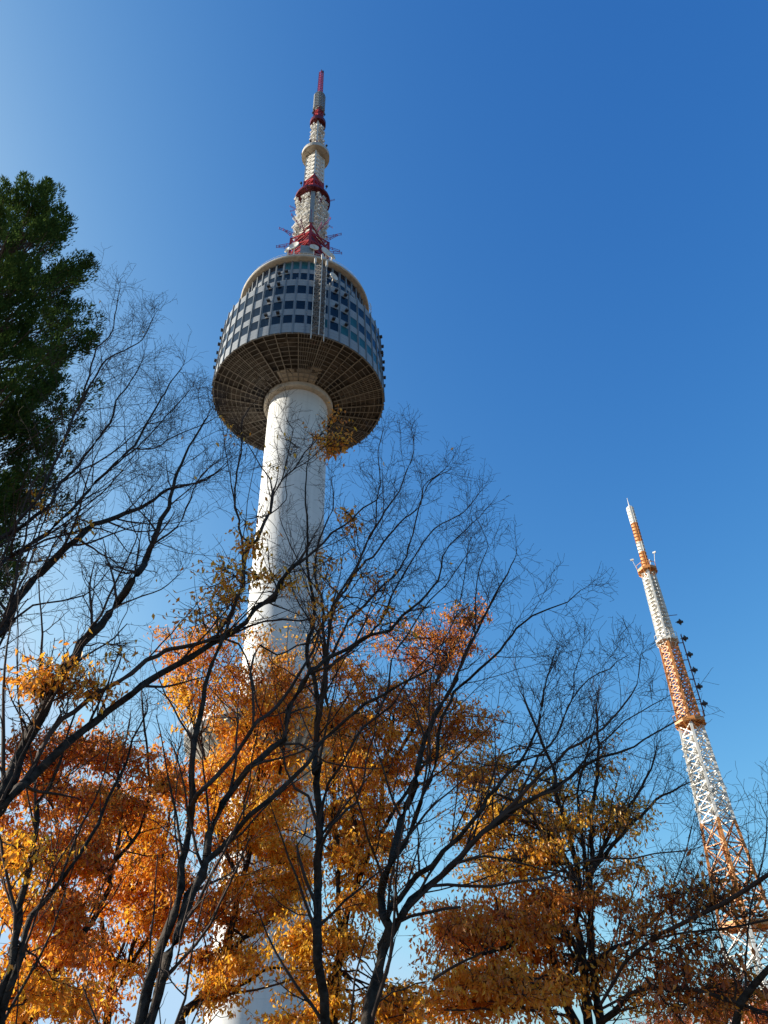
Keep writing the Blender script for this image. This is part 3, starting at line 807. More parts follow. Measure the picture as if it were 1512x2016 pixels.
# --- A: the big tree at the left whose limbs sweep up to the right across the tower
A = [
 ('-40,1660 0,1575 36,1496 63,1440 86,1397 109,1350 139,1307 159,1271 195,1231 231,1188 261,1142 288,1102 298,1076 317,1026 331,1000 340,960 351,927 372,880 405,826', 40, 4, 8.0, 8.9, 1, 0),
 ('-10,1600 33,1550 60,1530 93,1503 132,1463 165,1436 212,1400 258,1367 298,1337 347,1311 397,1278 440,1255 480,1225 501,1200 535,1177 551,1148 570,1121 588,1105', 26, 9, 8.0, 8.6, .55),
 ('551,1148 563,1130 580,1112 603,1099 625,1079 652,1050 680,1034 715,1000 740,985', 11, 3, 8.55, 9.1, .9),
 ('69,1470 99,1440 145,1400 185,1367 231,1341 288,1304 331,1281 390,1269 424,1256 436,1251', 14, 9, 8.1, 8.4, .45),
 ('436,1251 449,1216 456,1203 478,1150 480,1090 487,1085 505,1061 520,1029 531,1007 535,971', 12, 8, 8.4, 8.7, .35),
 ('478,1095 476,1060 469,1025 462,1000 462,964 466,930 474,892 477,867 476,833 489,806 504,789', 7, 2.5, 8.5, 9.0, .6),
 ('462,974 451,926 444,888 440,858 436,831 427,814', 3, 1.5, 8.7, 9.0, .7),
 ('535,971 531,943 514,920 499,892 482,867', 4, 2, 8.7, 9.1, .5),
 ('535,971 558,939 565,909 571,878 577,846 565,827', 4, 1.6, 8.7, 8.9, .8),
 ('558,939 584,916 601,890 620,869 640,846', 4.5, 2, 8.8, 9.3, .8),
 ('584,916 612,903 639,878 655,868', 3, 1.6, 8.8, 9.0, .7),
 ('531,1007 563,985 562,952 566,930', 3.5, 1.6, 8.7, 9.0, .6),
 ('288,1102 265,1129 271,1093 274,1066 258,1030 258,1010', 5, 2, 8.6, 8.9, .6),
 ('271,1090 284,1020 288,1000 295,968', 3, 1.6, 8.7, 8.8, .7),
 ('298,1076 331,1053 350,1038 367,1000 388,950 405,926 432,905', 6, 2, 8.7, 9.2, 1),
 ('340,960 388,950 432,927 450,915', 4, 1.8, 8.9, 9.3, .8),
 ('231,1188 262,1180 300,1168 330,1152 352,1132', 5, 2, 8.5, 9.0, .8),
 ('63,1440 36,1372 33,1310 35,1240 36,1180', 5, 2.5, 8.1, 8.3, .7),
 ('195,1400 222,1336 240,1290 232,1240 250,1205', 5, 2, 8.3, 8.9, .7),
 ('140,1395 133,1362 140,1328 142,1290 168,1240', 4, 2, 8.2, 8.7, .7),
 ('440,1250 470,1266 495,1325 505,1380 520,1420', 6, 3, 8.4, 8.6, .2),
 ('470,1255 520,1222 590,1221 640,1212 690,1190', 6, 3, 8.5, 8.9, .4),
]
bA = foot(-120, 2016, 7.9)
tree('autumn_tree', 'nearly bare tree whose long dark limbs sweep from the left edge across the tower', 'tree', bA, A, 8.3, 0.85, reach=.85, bare_leaf=(.006, .75),
     sprays=[(465, 1145, 45, 45, 10, .62, 8.2, 8.9, 55, .4), (430, 1200, 60, 40, 5, .5, 8.3, 8.9, 35, .4), (495, 1090, 25, 25, 3, .6, 8.3, 8.8, 40, .22), (655, 850, 40, 36, 7, .5, 8.9, 9.3, 45, .26), (685, 878, 20, 18, 3, .4, 9.0, 9.2, 50, .2), (80, 1330, 45, 45, 8, .55, 7.8, 8.4, 55, .3), (160, 1350, 90, 22, 6, .55, 8.0, 8.5, 45, .3),
             (485, 1015, 40, 30, 3, .55, 8.6, 8.8, 14, .3), (480, 860, 40, 50, 3, .6, 8.7, 8.9, 9, .3), (555, 900, 30, 40, 3, .7, 8.7, 8.9, 9, .25), (540, 1130, 40, 30, 3, .7, 8.5, 8.8, 35, .25), (250, 1275, 50, 20, 2, .7, 8.3, 8.6, 12, .3)], group='autumn trees in front of the tower')

# --- B: bare tree beyond the left edge, limbs fanning in front of the cypress
B = [
 ('-120,1500 -60,1345 0,1245 20,1212 36,1175 79,1129 109,1099 149,1060 169,1046 185,1033 231,1018 278,1000 303,983 330,964 357,957 405,944 438,920', 30, 2.5, 9.2, 10.2, 1, 0),
 ('-70,1200 0,1112 20,1096 50,1079 93,1050 132,1013 145,1000 189,951 229,910 266,876 287,836 320,782 337,752 357,725', 15, 2.5, 9.3, 10.3, 1.15),
 ('-80,1150 -20,1080 30,1045 101,988 115,957 152,920 182,876 216,833 229,789 250,762 277,718', 12, 2.5, 9.4, 10.4, 1.15),
 ('30,1045 70,985 105,915 135,846 145,819 165,775 179,728 189,688 216,661 226,623 233,583', 9, 2.2, 9.5, 10.3, 1.15),
 ('165,775 209,708 243,691 280,667 303,623', 5, 2, 9.9, 10.4, 1.2),
 ('152,925 202,903 236,880 270,850 310,820', 5, 2, 9.6, 10.2, 1.1),
 ('229,910 270,880 300,850 345,800 372,770', 4.5, 2, 9.8, 10.3, 1.1),
 ('20,1212 26,1159 31,1142 36,1106 50,1060 60,1000', 9, 5, 9.3, 9.5, .5),
 ('-40,1270 0,1245 30,1218 66,1192 122,1182 165,1172 185,1159 215,1120', 8, 2, 9.2, 9.6, .9),
 ('36,1175 60,1110 70,1080 80,1040 100,1000', 6, 3, 9.3, 9.7, .7),
 ('33,1086 66,1073 139,1050 185,1033', 7, 5, 9.4, 9.7, .5),
 ('185,1033 225,1050 250,1085 285,1097', 4, 2, 9.7, 9.9, .6),
 ('266,876 300,885 340,860 390,840 420,825', 4, 2, 9.9, 10.5, 1.1),
]
tree('autumn_tree', 'leafless tree whose fine limbs fan out in front of the dark cypress at the left', 'tree', foot(-210, 2016, 9.2), B, 9.5, .85, bare_leaf=(.004, .7),
     sprays=[(85, 1000, 20, 14, 3, .62, 9.3, 9.6, 25, .25), (155, 1040, 18, 12, 3, .68, 9.4, 9.8, 25, .2), (80, 1090, 30, 10, 2, .65, 9.3, 9.6, 10, .25)], group='autumn trees in front of the tower')

# --- C: two slim trunks rising from the bottom left corner
C1 = [
 ('0,1953 20,1907 33,1847 40,1781 50,1731 63,1682 73,1639 76,1586 96,1550 109,1520 119,1500 135,1440 150,1400', 24, 4, 8.6, 9.2, .6, 0),
 ('73,1639 69,1566 66,1526 60,1480', 8, 4, 8.8, 9.2, .5),
 ('7,1996 23,1946 43,1874 63,1804 89,1771 126,1725 155,1685 182,1642 202,1600 228,1543 248,1500 262,1455 290,1400', 20, 4, 8.6, 9.6, .6, .12),
 ('126,1725 132,1695 145,1659 165,1616 185,1576 205,1523 215,1480', 8, 3, 8.9, 9.5, .6),
 ('0,1760 10,1710 0,1660 -10,1610', 10, 6, 8.7, 8.9, .5),
]
tree('autumn_tree', 'twin dark trunks leaning right out of the bottom left corner', 'tree', foot(-5, 2090, 8.5), C1, 9, .9,
     sprays=[(40, 1700, 40, 60, 8, .62, 8.6, 9.4, 90, .4), (60, 1960, 70, 50, 9, .52, 8.4, 9.4, 110, .4)], group='autumn trees in front of the tower')

# --- D: forked trunk left of centre
Dl = [
 ('278,2016 294,1940 317,1864 341,1798 354,1748 360,1698 374,1632 380,1566 377,1500 384,1457 395,1410 403,1351 413,1309 432,1269 443,1248 452,1222', 30, 6, 7.6, 8.2, .35, 0),
 ('294,2016 311,1956 331,1880 357,1814 370,1764 394,1728 407,1685 413,1642 440,1583 470,1536 493,1513 535,1476 556,1454 570,1391 588,1357 604,1330 641,1301 700,1270 728,1250 765,1243 792,1214 826,1182 863,1142 871,1095 884,1073 932,1028', 28, 2.5, 7.5, 8.6, .75, .22),
 ('394,1728 410,1695 440,1669 470,1632 490,1609 533,1569 572,1540 605,1500 620,1480 636,1454 681,1417 720,1386 750,1367 790,1345 845,1320', 18, 5, 7.6, 8.3, .55),
 ('377,1575 390,1563 423,1533 453,1500 469,1476 488,1444 509,1423 546,1388 572,1354 596,1322 616,1280 630,1240', 15, 6, 7.7, 8.4, .35),
 ('470,1536 464,1500 466,1450 470,1420', 8, 5, 7.8, 7.9, .2),
 ('570,1391 588,1357 604,1330 650,1310 686,1290', 9, 5, 8, 8.3, .4),
 ('502,1400 497,1370 494,1330 500,1290 511,1271 545,1290 585,1272 620,1265', 7, 4, 7.9, 8.5, .3),
 ('360,1698 345,1640 343,1590 350,1530', 5, 3, 7.7, 8.2, .5),
 ('560,1460 590,1465 612,1480 640,1500 680,1508 720,1512', 6, 4, 8.0, 8.3, .4),
 ('622,1260 650,1208 667,1171 694,1129 712,1095 728,1057 749,1020 776,981 792,954 802,923 813,899 815,856', 9, 2, 8.4, 9.3, 1.05),
 ('728,1057 739,1031 741,989 749,944 744,893 752,856', 4.5, 1.8, 8.9, 9.4, 1.0),
]
tree('autumn_tree', 'forked dark trunk left of centre with limbs crossing to the right over the orange leaves', 'tree', foot(262, 2100, 7.45), Dl, 8, .85, reach=.85, bare_leaf=(.008, .7),
     sprays=[(690, 1010, 18, 18, 3, .48, 8.6, 9.0, 45, .2), (620, 1190, 70, 60, 5, .55, 8.3, 8.9, 30, .3), (730, 1180, 40, 50, 4, .4, 8.4, 9.0, 22, .3), (840, 1210, 40, 25, 3, .62, 8.4, 9.0, 12, .25)], group='autumn trees in front of the tower')

# --- E: straight central trunk
El = [
 ('642,2016 632,1930 622,1850 625,1740 630,1660 627,1600 625,1540 628,1500 620,1523 622,1484 625,1417 625,1378 617,1330 603,1290 614,1239 620,1208 614,1168 606,1120 605,1036 605,1012 601,973 605,920 612,878', 27, 2, 9.2, 10.4, .5, 0),
 ('628,1400 640,1350 640,1290 634,1190 625,1163 620,1123 626,1079 637,1041 654,1005 656,971 653,945', 11, 2, 9.4, 10.4, .8),
 ('630,1573 648,1543 672,1507 700,1450 735,1415 770,1390 800,1345 835,1300 880,1260', 9, 3, 9.2, 10.0, .7),
 ('634,1659 652,1629 681,1596 701,1579 715,1540 721,1500 735,1450 742,1400', 8, 3, 9.2, 9.8, .6),
 ('617,1600 605,1565 582,1550 562,1516 555,1480', 9, 5, 9.2, 9.6, .3),
 ('610,1740 597,1725 589,1690 587,1665 600,1640', 9, 5, 9.2, 9.4, .2),
 ('626,1420 654,1208 681,1161 704,1121 733,1095 765,1055 797,1020 829,994 834,957 871,928', 9, 2, 9.4, 10.4, 1.1),
 ('640,1300 686,1224 728,1182 760,1147 789,1118 808,1068 821,1015 831,978 850,944 880,928', 8, 2, 9.5, 10.4, 1.1),
 ('700,1310 749,1227 770,1174 792,1134 813,1102 845,1052 871,1031 911,1010 942,973', 7, 2, 9.6, 10.6, 1.1),
 ('614,1168 590,1110 565,1057 554,1030', 4.5, 2, 9.8, 10.3, .9),
 ('614,1239 584,1180 570,1120 584,1100 600,1060', 4.5, 2, 9.7, 10.2, .9),
]
tree('autumn_tree', 'tall straight dark trunk in the centre, bare twigs reaching up beside the white shaft', 'tree', foot(650, 2100, 9.1), El, 9.6, .8, reach=.8, bare_leaf=(.004, .6),
     sprays=[(650, 1120, 25, 20, 3, .55, 9.6, 10.0, 25, .25), (700, 1150, 50, 40, 4, .42, 9.6, 10.2, 22, .3)], group='autumn trees in front of the tower')

# --- F: forked tree right of centre
Fl = [
 ('724,2016 731,1963 744,1913 754,1864 767,1831 757,1798 751,1758 758,1725 774,1685 784,1639 800,1593 814,1543 824,1500 836,1457 859,1404 879,1374 898,1338 912,1295 931,1259 951,1219 974,1173 998,1130 1014,1100', 33, 2.5, 8.3, 9.4, .75, 0),
 ('774,1690 800,1659 817,1616 830,1576 847,1533 859,1490 865,1447 885,1381 905,1351 945,1318 984,1279 1017,1236 1047,1212 1080,1199 1117,1186 1143,1163', 15, 2.2, 8.5, 9.6, .95),
 ('767,1831 767,1788 787,1768 820,1728 847,1705 873,1679 903,1649 950,1589 959,1569 992,1533 1022,1500 1034,1480 1057,1440 1067,1388 1077,1336 1090,1290', 18, 3, 8.4, 9.2, .8),
 ('767,1835 781,1821 797,1798 810,1771 830,1751 867,1721 906,1689 949,1639 989,1616 1022,1586 1065,1563 1101,1543 1148,1510 1185,1494 1217,1484 1249,1468 1291,1442 1331,1420', 22, 3, 8.4, 9.4, .7),
 ('913,1679 950,1639 999,1592 1045,1545 1093,1502 1119,1476 1169,1447 1201,1420 1217,1399 1243,1368 1254,1349 1259,1299', 12, 2.5, 8.6, 9.6, 1.0),
 ('1000,1600 1053,1571 1093,1555 1132,1516 1164,1481 1201,1447 1230,1420 1265,1399 1304,1378', 8, 2.2, 8.8, 9.8, 1.0),
 ('830,1751 847,1745 909,1743 966,1745 1015,1736 1081,1728 1115,1708 1154,1695 1191,1689 1247,1689 1290,1680 1350,1675', 9, 3, 8.5, 9.0, .6),
 ('910,1698 953,1685 999,1692 1048,1705 1098,1725 1141,1735', 7, 3, 8.6, 9.2, .5),
 ('797,1806 807,1804 847,1794 906,1786', 9, 7, 8.4, 8.5, 0),
 ('1000,1524 1032,1484 1056,1434 1066,1383 1077,1336 1100,1290', 6, 2, 8.9, 9.5, 1.0),
 ('1024,1558 1061,1489 1093,1452 1119,1394 1130,1354 1130,1328 1143,1288', 6.5, 2, 8.9, 9.8, 1.0),
 ('1119,1394 1127,1378 1159,1336 1201,1317 1212,1304', 4, 2, 9.3, 9.8, 1.0),
 ('898,1338 932,1259 942,1235 961,1200 980,1166', 6, 2, 8.9, 9.4, 1.0),
 ('937,1243 937,1161 948,1105 961,1076 945,1034', 3.5, 1.6, 9.0, 9.6, .8),
 ('836,1457 845,1400 850,1330 870,1270 905,1190 921,1081', 5, 2, 8.7, 9.5, .9),
 ('744,1405 765,1350 770,1300 800,1250 845,1184 876,1153 905,1113 921,1090', 6, 2, 8.6, 9.5, .9),
 ('950,1570 990,1480 1040,1470 1090,1480 1130,1490', 4, 2, 8.8, 9.2, .7),
 ('850,1930 883,1907 916,1887 940,1880', 8, 5, 9.6, 9.6, .2),
]
tree('autumn_tree', 'dark tree right of centre that forks low, bare limbs spreading up to the right', 'tree', foot(715, 2110, 8.25), Fl, 9, .85, reach=.85, bare_leaf=(.003, .6), group='autumn trees in front of the tower',
     sprays=[(930, 1200, 30, 25, 3, .3, 9.1, 9.5, 25, .25)])

# --- G: many-stemmed leafy tree at the right
Gl = [
 ('1134,2016 1115,1976 1101,1940 1092,1900 1080,1850', 15, 7, 12.2, 12.4, .2, -.25),
 ('1158,2016 1151,1946 1148,1890 1138,1820 1138,1748 1141,1715 1128,1672 1115,1619 1101,1583 1087,1508 1058,1442 1032,1378', 15, 3, 12.5, 13.4, .8, 0),
 ('1181,2016 1176,1963 1167,1897 1161,1798 1158,1751 1164,1715 1167,1659 1161,1609 1172,1561 1177,1468 1175,1399', 14, 3, 12.6, 13.4, .8, .25),
 ('1169,1693 1201,1640 1230,1600 1254,1563 1272,1534 1290,1490', 7, 2.5, 12.8, 13.6, 1.1),
 ('1185,1685 1238,1627 1270,1600 1291,1574 1307,1566 1341,1548', 6, 2.5, 12.8, 13.7, 1.1),
 ('1150,1690 1143,1627 1138,1561 1150,1500 1170,1440', 6, 2.5, 12.8, 13.2, 1.0),
 ('1191,2016 1207,1990 1237,1963 1267,1946 1306,1946 1350,1948 1390,1952', 9, 4, 12.3, 12.0, .8),
 ('1168,1900 1214,1863 1247,1850 1300,1800 1350,1760', 8, 3, 12.5, 12.9, .9),
 ('1148,1890 1115,1830 1065,1841 1015,1854 982,1867 940,1880', 9, 5, 12.3, 11.2, .3),
 ('1150,1900 1100,1935 1040,1955 960,1940 900,1950', 8, 4, 12.3, 11.2, .3),
 ('1141,1715 1080,1640 1040,1600 1000,1570 960,1560', 7, 3, 12.8, 12.5, .6),
 ('1128,1672 1080,1700 1020,1690 960,1700', 6, 3, 12.7, 12.1, .4),
]
tree('autumn_tree', 'many-stemmed tree at the right, brown and orange leaves in layers', 'tree', foot(1160, 2140, 12.4), Gl, 12.8, .95, group='autumn trees in front of the tower',
     tshift=.2, lsize=.082, lw=1.7,
     sprays=[(930, 1515, 85, 22, 16, .36, 12.3, 14.0, 170, .6), (960, 1590, 80, 22, 16, .5, 12.3, 14.0, 160, .6), (950, 1640, 60, 16, 10, .52, 12.3, 14.0, 160, .55), (1080, 1560, 60, 20, 8, .48, 12.4, 14.0, 130, .55), (1070, 1620, 70, 24, 12, .5, 12.4, 14.0, 140, .55), (1190, 1620, 80, 16, 12, .46, 12.6, 14.0, 110, .55), (1200, 1580, 60, 14, 6, .42, 12.6, 14.0, 90, .5), (1190, 1500, 40, 40, 4, .35, 12.8, 14, 50, .4),
             (1060, 1680, 90, 20, 14, .5, 12.0, 13.6, 160, .55), (940, 1700, 55, 14, 8, .4, 11.8, 13.0, 140, .55), (1040, 1728, 120, 10, 9, .26, 12.4, 14.0, 150, .55), (1070, 1778, 110, 12, 15, .08, 12.2, 14.2, 190, .65), (960, 1795, 90, 12, 12, .12, 11.2, 12.8, 190, .65),
             (890, 1830, 60, 14, 10, .20, 10.4, 11.6, 190, .6), (1010, 1836, 140, 11, 18, .10, 11.4, 13.4, 190, .65), (1090, 1885, 110, 10, 11, .14, 12.2, 13.8, 170, .6), (920, 1925, 90, 10, 14, .24, 10.4, 11.8, 180, .65), (960, 1965, 120, 12, 18, .26, 10.4, 11.8, 190, .65), (1080, 1935, 90, 12, 9, .22, 12.0, 13.6, 150, .6), (870, 1985, 30, 16, 5, .3, 10.4, 11.4, 120, .5),
             (1230, 1700, 60, 24, 7, .22, 12.4, 13.6, 100, .55), (1260, 1780, 60, 24, 8, .12, 12.2, 13.4, 90, .55), (1230, 1870, 90, 30, 9, .14, 11.8, 13.2, 90, .55), (1240, 1950, 80, 30, 6, .3, 11.8, 13.2, 80, .55)])

# --- H: trunk at the right edge leaning in, limb crossing the mast
Hl = [
 ('1447,2016 1460,1975 1479,1940 1498,1919 1540,1880', 20, 14, 9.6, 9.4, .4, 0),
 ('1181,1980 1227,1895 1258,1868 1293,1842 1333,1823 1386,1799 1429,1778 1466,1749 1512,1727 1580,1690', 8, 12, 10.2, 9.4, .6),
 ('1293,1842 1351,1834 1413,1831 1466,1823 1512,1810 1560,1800', 5, 6, 10.0, 9.5, .7),
 ('1200,2001 1253,1953 1288,1943 1333,1943 1386,1953 1439,1969 1466,1980', 6, 9, 10.3, 9.7, .8),
 ('1460,1975 1440,1900 1420,1850 1400,1790 1395,1740 1410,1690', 6, 2.5, 9.7, 10.2, .9),
 ('1479,1940 1470,1860 1480,1780 1500,1700 1510,1640', 6, 2.5, 9.6, 10.2, 1.0),
 ('1386,1953 1340,1880 1320,1800 1330,1730 1349,1680 1362,1627', 5, 2.5, 9.8, 10.4, 1.0),
 ('1439,1969 1380,1900 1350,1850 1370,1790', 4, 2, 9.7, 10.2, 1.0),
]
tree('autumn_tree', 'dark tree in the lower right corner, its crooked bare limbs crossing the mast', 'tree', foot(1440, 2160, 9.6), Hl, 9.8, 1.0, group='autumn trees in front of the tower',
     sprays=[(1330, 1760, 60, 24, 5, .2, 9.8, 10.8, 60, .45), (1490, 1790, 25, 25, 2, .2, 9.6, 10.6, 45, .4), (1370, 1870, 60, 16, 4, .2, 9.8, 10.8, 50, .45), (1340, 1980, 90, 24, 6, .22, 9.8, 11, 70, .45), (1470, 1960, 50, 30, 4, .3, 9.6, 10.6, 60, .4), (1280, 1850, 70, 40, 6, .2, 9.8, 10.6, 60, .4), (1420, 1740, 40, 30, 5, .2, 9.8, 10.4, 45, .35), (1300, 1940, 60, 40, 6, .15, 9.8, 10.6, 60, .4), (1385, 1770, 30, 20, 3, .45, 9.7, 10.2, 40, .3), (1450, 1900, 50, 50, 4, .15, 9.6, 10.4, 50, .35)])

# --- leafy trees behind
I1 = [
 ('53,2016 83,1963 109,1907 146,1860 179,1817 198,1781 218,1745 218,1715 231,1688 261,1655 281,1616 294,1566 294,1520 285,1440 280,1380', 13, 3, 11.5, 12.6, .7, 0),
 ('146,1860 130,1780 120,1700 110,1620 95,1550 90,1480', 8, 3, 11.9, 12.6, .6),
 ('231,1688 240,1600 230,1540 245,1470 255,1420', 6, 2.5, 12.2, 12.8, .8),
 ('83,1963 50,1860 20,1780 0,1700', 7, 4, 11.6, 12.2, .4),
]
tree('autumn_tree', 'rust-red leafy tree filling the left side behind the dark trunks', 'tree', foot(35, 2120, 11.4), I1, 12, .8, lw=1.5, tshift=.09, group='autumn trees in front of the tower',
     sprays=[(70, 1470, 80, 50, 18, .10, 11.4, 13.4, 140, .5), (190, 1500, 90, 50, 22, .16, 11.6, 13.6, 150, .5), (60, 1570, 80, 50, 20, .2, 11.4, 13.2, 170, .55), (200, 1590, 80, 50, 24, .3, 11.6, 13.6, 180, .55), (290, 1530, 60, 60, 14, .26, 12, 13.8, 150, .5),
             (70, 1680, 90, 50, 20, .45, 11.4, 13.0, 170, .55), (60, 1790, 80, 50, 14, .5, 11.2, 12.8, 170, .55), (180, 1690, 80, 50, 18, .24, 11.6, 13.2, 180, .55), (150, 1790, 60, 40, 12, .16, 11.4, 12.8, 170, .5), (110, 1880, 70, 40, 14, .26, 11.2, 12.6, 180, .5), (90, 1970, 90, 40, 16, .5, 11, 12.2, 180, .5)])
I2 = [
 ('211,2016 215,1980 220,1935 225,1900 205,1850 200,1790 195,1730', 14, 4, 13.5, 14.2, .5, 0),
 ('218,1965 248,1920 262,1860 290,1790 310,1720 330,1640 340,1560 350,1480', 9, 3, 13.6, 14.6, .6),
 ('300,1864 318,1800 340,1740 300,1700', 7, 3, 13.6, 14.2, .4),
 ('225,1900 250,1830 255,1760 260,1700', 6, 3, 13.6, 14.2, .5),
]
tree('autumn_tree', 'amber leafy tree behind the forked trunk at the left', 'tree', foot(208, 2150, 13.4), I2, 14, .7, lw=1.6, tshift=.12, group='autumn trees in front of the tower',
     sprays=[(300, 1620, 60, 50, 18, .5, 13.4, 15.0, 190, .6), (290, 1700, 70, 40, 18, .38, 13.3, 15, 190, .6), (240, 1760, 70, 40, 16, .2, 13.2, 14.8, 180, .6), (330, 1760, 40, 40, 10, .45, 13.2, 14.6, 170, .5), (180, 1860, 60, 35, 10, .2, 13, 14.4, 150, .5), (300, 1830, 50, 30, 10, .4, 13, 14.4, 150, .5), (340, 1530, 50, 50, 10, .34, 13.6, 15, 150, .5),
             (190, 1950, 40, 40, 8, .24, 12.8, 14, 150, .5), (270, 1900, 40, 20, 5, .42, 13, 14, 110, .45)])
I3 = [
 ('360,1994 393,1971 420,1930 447,1866 462,1790 478,1730 493,1680 500,1600 510,1520 500,1440', 16, 4, 13, 14.4, .5, 0),
 ('420,1930 457,1866 503,1836 524,1810 560,1760 580,1700', 9, 4, 13.2, 14.2, .4),
 ('430,1945 473,1941 514,1912 560,1907 590,1905', 7, 3, 13.0, 12.8, .4),
 ('478,1730 430,1640 420,1560 400,1480 370,1400', 7, 3, 13.6, 14.6, .5),
 ('500,1600 550,1520 560,1440 550,1380', 7, 3, 13.9, 14.6, .5),
]
tree('autumn_tree', 'golden leafy tree low in front of the white tower shaft', 'tree', foot(330, 2120, 12.9), I3, 13.8, .7, lw=1.6, tshift=.12, group='autumn trees in front of the tower',
     sprays=[(360, 1250, 50, 30, 9, .26, 13.4, 15, 110, .5), (420, 1230, 50, 40, 10, .36, 13.4, 15, 110, .5), (400, 1320, 60, 40, 14, .36, 13.4, 15, 140, .5), (510, 1310, 60, 40, 9, .34, 13.4, 15, 100, .5), (355, 1345, 30, 25, 5, .68, 13.2, 14.4, 110, .4), (490, 1365, 40, 30, 9, .56, 13.4, 15, 130, .5), (560, 1360, 50, 50, 14, .4, 13.4, 15, 140, .5),
             (500, 1440, 60, 50, 22, .42, 13.4, 15, 180, .55), (540, 1240, 70, 40, 10, .5, 13.4, 15, 90, .5), (590, 1300, 60, 60, 12, .36, 13.4, 15, 120, .5), (450, 1490, 40, 40, 8, .5, 13.2, 14.8, 150, .5), (490, 1570, 60, 40, 12, .55, 13.2, 14.8, 180, .55), (480, 1720, 60, 30, 10, .62, 13, 14.6, 180, .55), (330, 1300, 25, 40, 5, .15, 13.4, 15, 100, .45), (540, 1520, 60, 50, 20, .45, 13.4, 15, 190, .55), (410, 1570, 45, 35, 9, .42, 13.4, 15, 150, .5), (540, 1620, 70, 45, 24, .72, 13.0, 15, 200, .6), (480, 1640, 40, 40, 10, .75, 13.0, 14.6, 190, .5), (570, 1700, 50, 40, 16, .55, 13, 14.6, 190, .55), (400, 1640, 30, 40, 8, .4, 13.2, 14.6, 160, .5),
             (430, 1780, 60, 40, 14, .3, 12.8, 14.2, 170, .5), (510, 1790, 50, 25, 7, .4, 12.8, 14.2, 150, .5), (440, 1880, 70, 25, 14, .42, 12.6, 13.8, 170, .5), (580, 1770, 40, 30, 8, .58, 12.6, 14, 160, .5), (420, 1960, 40, 40, 8, .52, 12.4, 13.4, 150, .5), (450, 1900, 45, 10, 4, .36, 12.6, 13.6, 110, .4)])
I4 = [
 ('655,2016 661,1910 672,1870 678,1830 688,1781 724,1685 741,1649 750,1580 760,1500 775,1420', 16, 4, 12.4, 14, .5, 0),
 ('678,1830 665,1750 668,1680 655,1600 660,1520 655,1440 640,1360', 9, 4, 12.8, 14, .5),
 ('724,1685 700,1620 690,1550 720,1460', 7, 3, 13, 14, .5),
 ('760,1500 810,1440 850,1360 890,1280 930,1210', 7, 3, 13.4, 14.4, .7),
 ('741,1649 800,1560 840,1500 880,1440', 7, 3, 13.2, 14.2, .6),
]
tree('autumn_tree', 'orange leafy tree behind the straight central trunk', 'tree', foot(650, 2140, 12.3), I4, 13.4, .8, lw=1.6, tshift=.14, group='autumn trees in front of the tower',
     sprays=[(660, 1300, 60, 50, 12, .42, 13, 14.8, 110, .5), (650, 1400, 60, 50, 18, .46, 13, 14.8, 150, .55), (720, 1320, 60, 60, 12, .32, 13.2, 14.8, 110, .5), (800, 1250, 60, 40, 8, .18, 13.2, 14.8, 90, .5), (930, 1200, 40, 40, 8, .10, 13.4, 14.8, 110, .45), (690, 1240, 60, 50, 8, .34, 13.2, 14.8, 80, .5), (960, 1420, 60, 40, 8, .2, 13.2, 14.8, 90, .5), (900, 1450, 60, 30, 10, .3, 13.0, 14.6, 130, .55), (900, 1270, 60, 35, 10, .12, 13.4, 14.8, 120, .5), (840, 1310, 60, 40, 10, .18, 13.2, 14.8, 120, .5),
             (700, 1420, 60, 50, 16, .36, 13, 14.6, 160, .55), (790, 1400, 60, 40, 14, .28, 13, 14.6, 150, .55), (870, 1390, 60, 35, 12, .24, 13.2, 14.8, 150, .5), (820, 1470, 60, 40, 14, .34, 13, 14.6, 160, .55), (690, 1510, 60, 50, 20, .48, 12.8, 14.6, 190, .55), (750, 1550, 50, 50, 18, .3, 12.8, 14.4, 180, .55), (670, 1610, 50, 50, 16, .5, 12.6, 14.2, 190, .55),
             (740, 1640, 40, 40, 12, .3, 12.6, 14, 180, .5), (670, 1710, 50, 40, 14, .48, 12.4, 14, 180, .55), (770, 1700, 50, 30, 8, .36, 12.4, 13.8, 140, .5), (720, 1770, 40, 30, 9, .42, 12.4, 13.6, 150, .5), (600, 1850, 45, 30, 12, .66, 12, 13.4, 180, .5), (690, 1850, 40, 35, 9, .36, 12.2, 13.4, 150, .45), (610, 1930, 50, 30, 12, .6, 12, 13.2, 170, .5), (570, 2012, 60, 12, 5, .55, 11.8, 13, 130, .5), (660, 1970, 25, 30, 4, .62, 12, 13.2, 90, .4), (780, 1990, 60, 30, 9, .45, 11.8, 13, 150, .5), (840, 1980, 50, 40, 10, .48, 11.6, 12.8, 150, .5)])

# --- rounded orange trees far off at the lower right
for px, py, rx, ry, d, lab in ((1430, 1960, 42, 34, 40, 'distant rounded orange tree under the steel mast'), (1520, 2010, 60, 50, 34, 'distant rounded orange tree at the lower right corner of the view'), (1330, 2040, 90, 55, 36, 'distant low orange tree between the trunks at the lower right')):
    tree('distant_tree', lab, 'tree', foot(px, py + 120, d), [('%d,%d %d,%d' % (px, py + 60, px + 4, py), 10, 4, d, d, .5, 0), ('%d,%d %d,%d' % (px, py + 40, px + rx // 2, py), 6, 3, d, d + .5, .5), ('%d,%d %d,%d' % (px, py + 40, px - rx // 2, py), 6, 3, d, d - .5, .5)], d, .6,
         sprays=[(px, py, rx, ry, 60, -.02, d - 1.2, d + 1.2, 190, .6), (px, py + ry * .7, rx, ry, 40, .0, d - 1.2, d + 1.2, 150, .6)], lsize=.11)

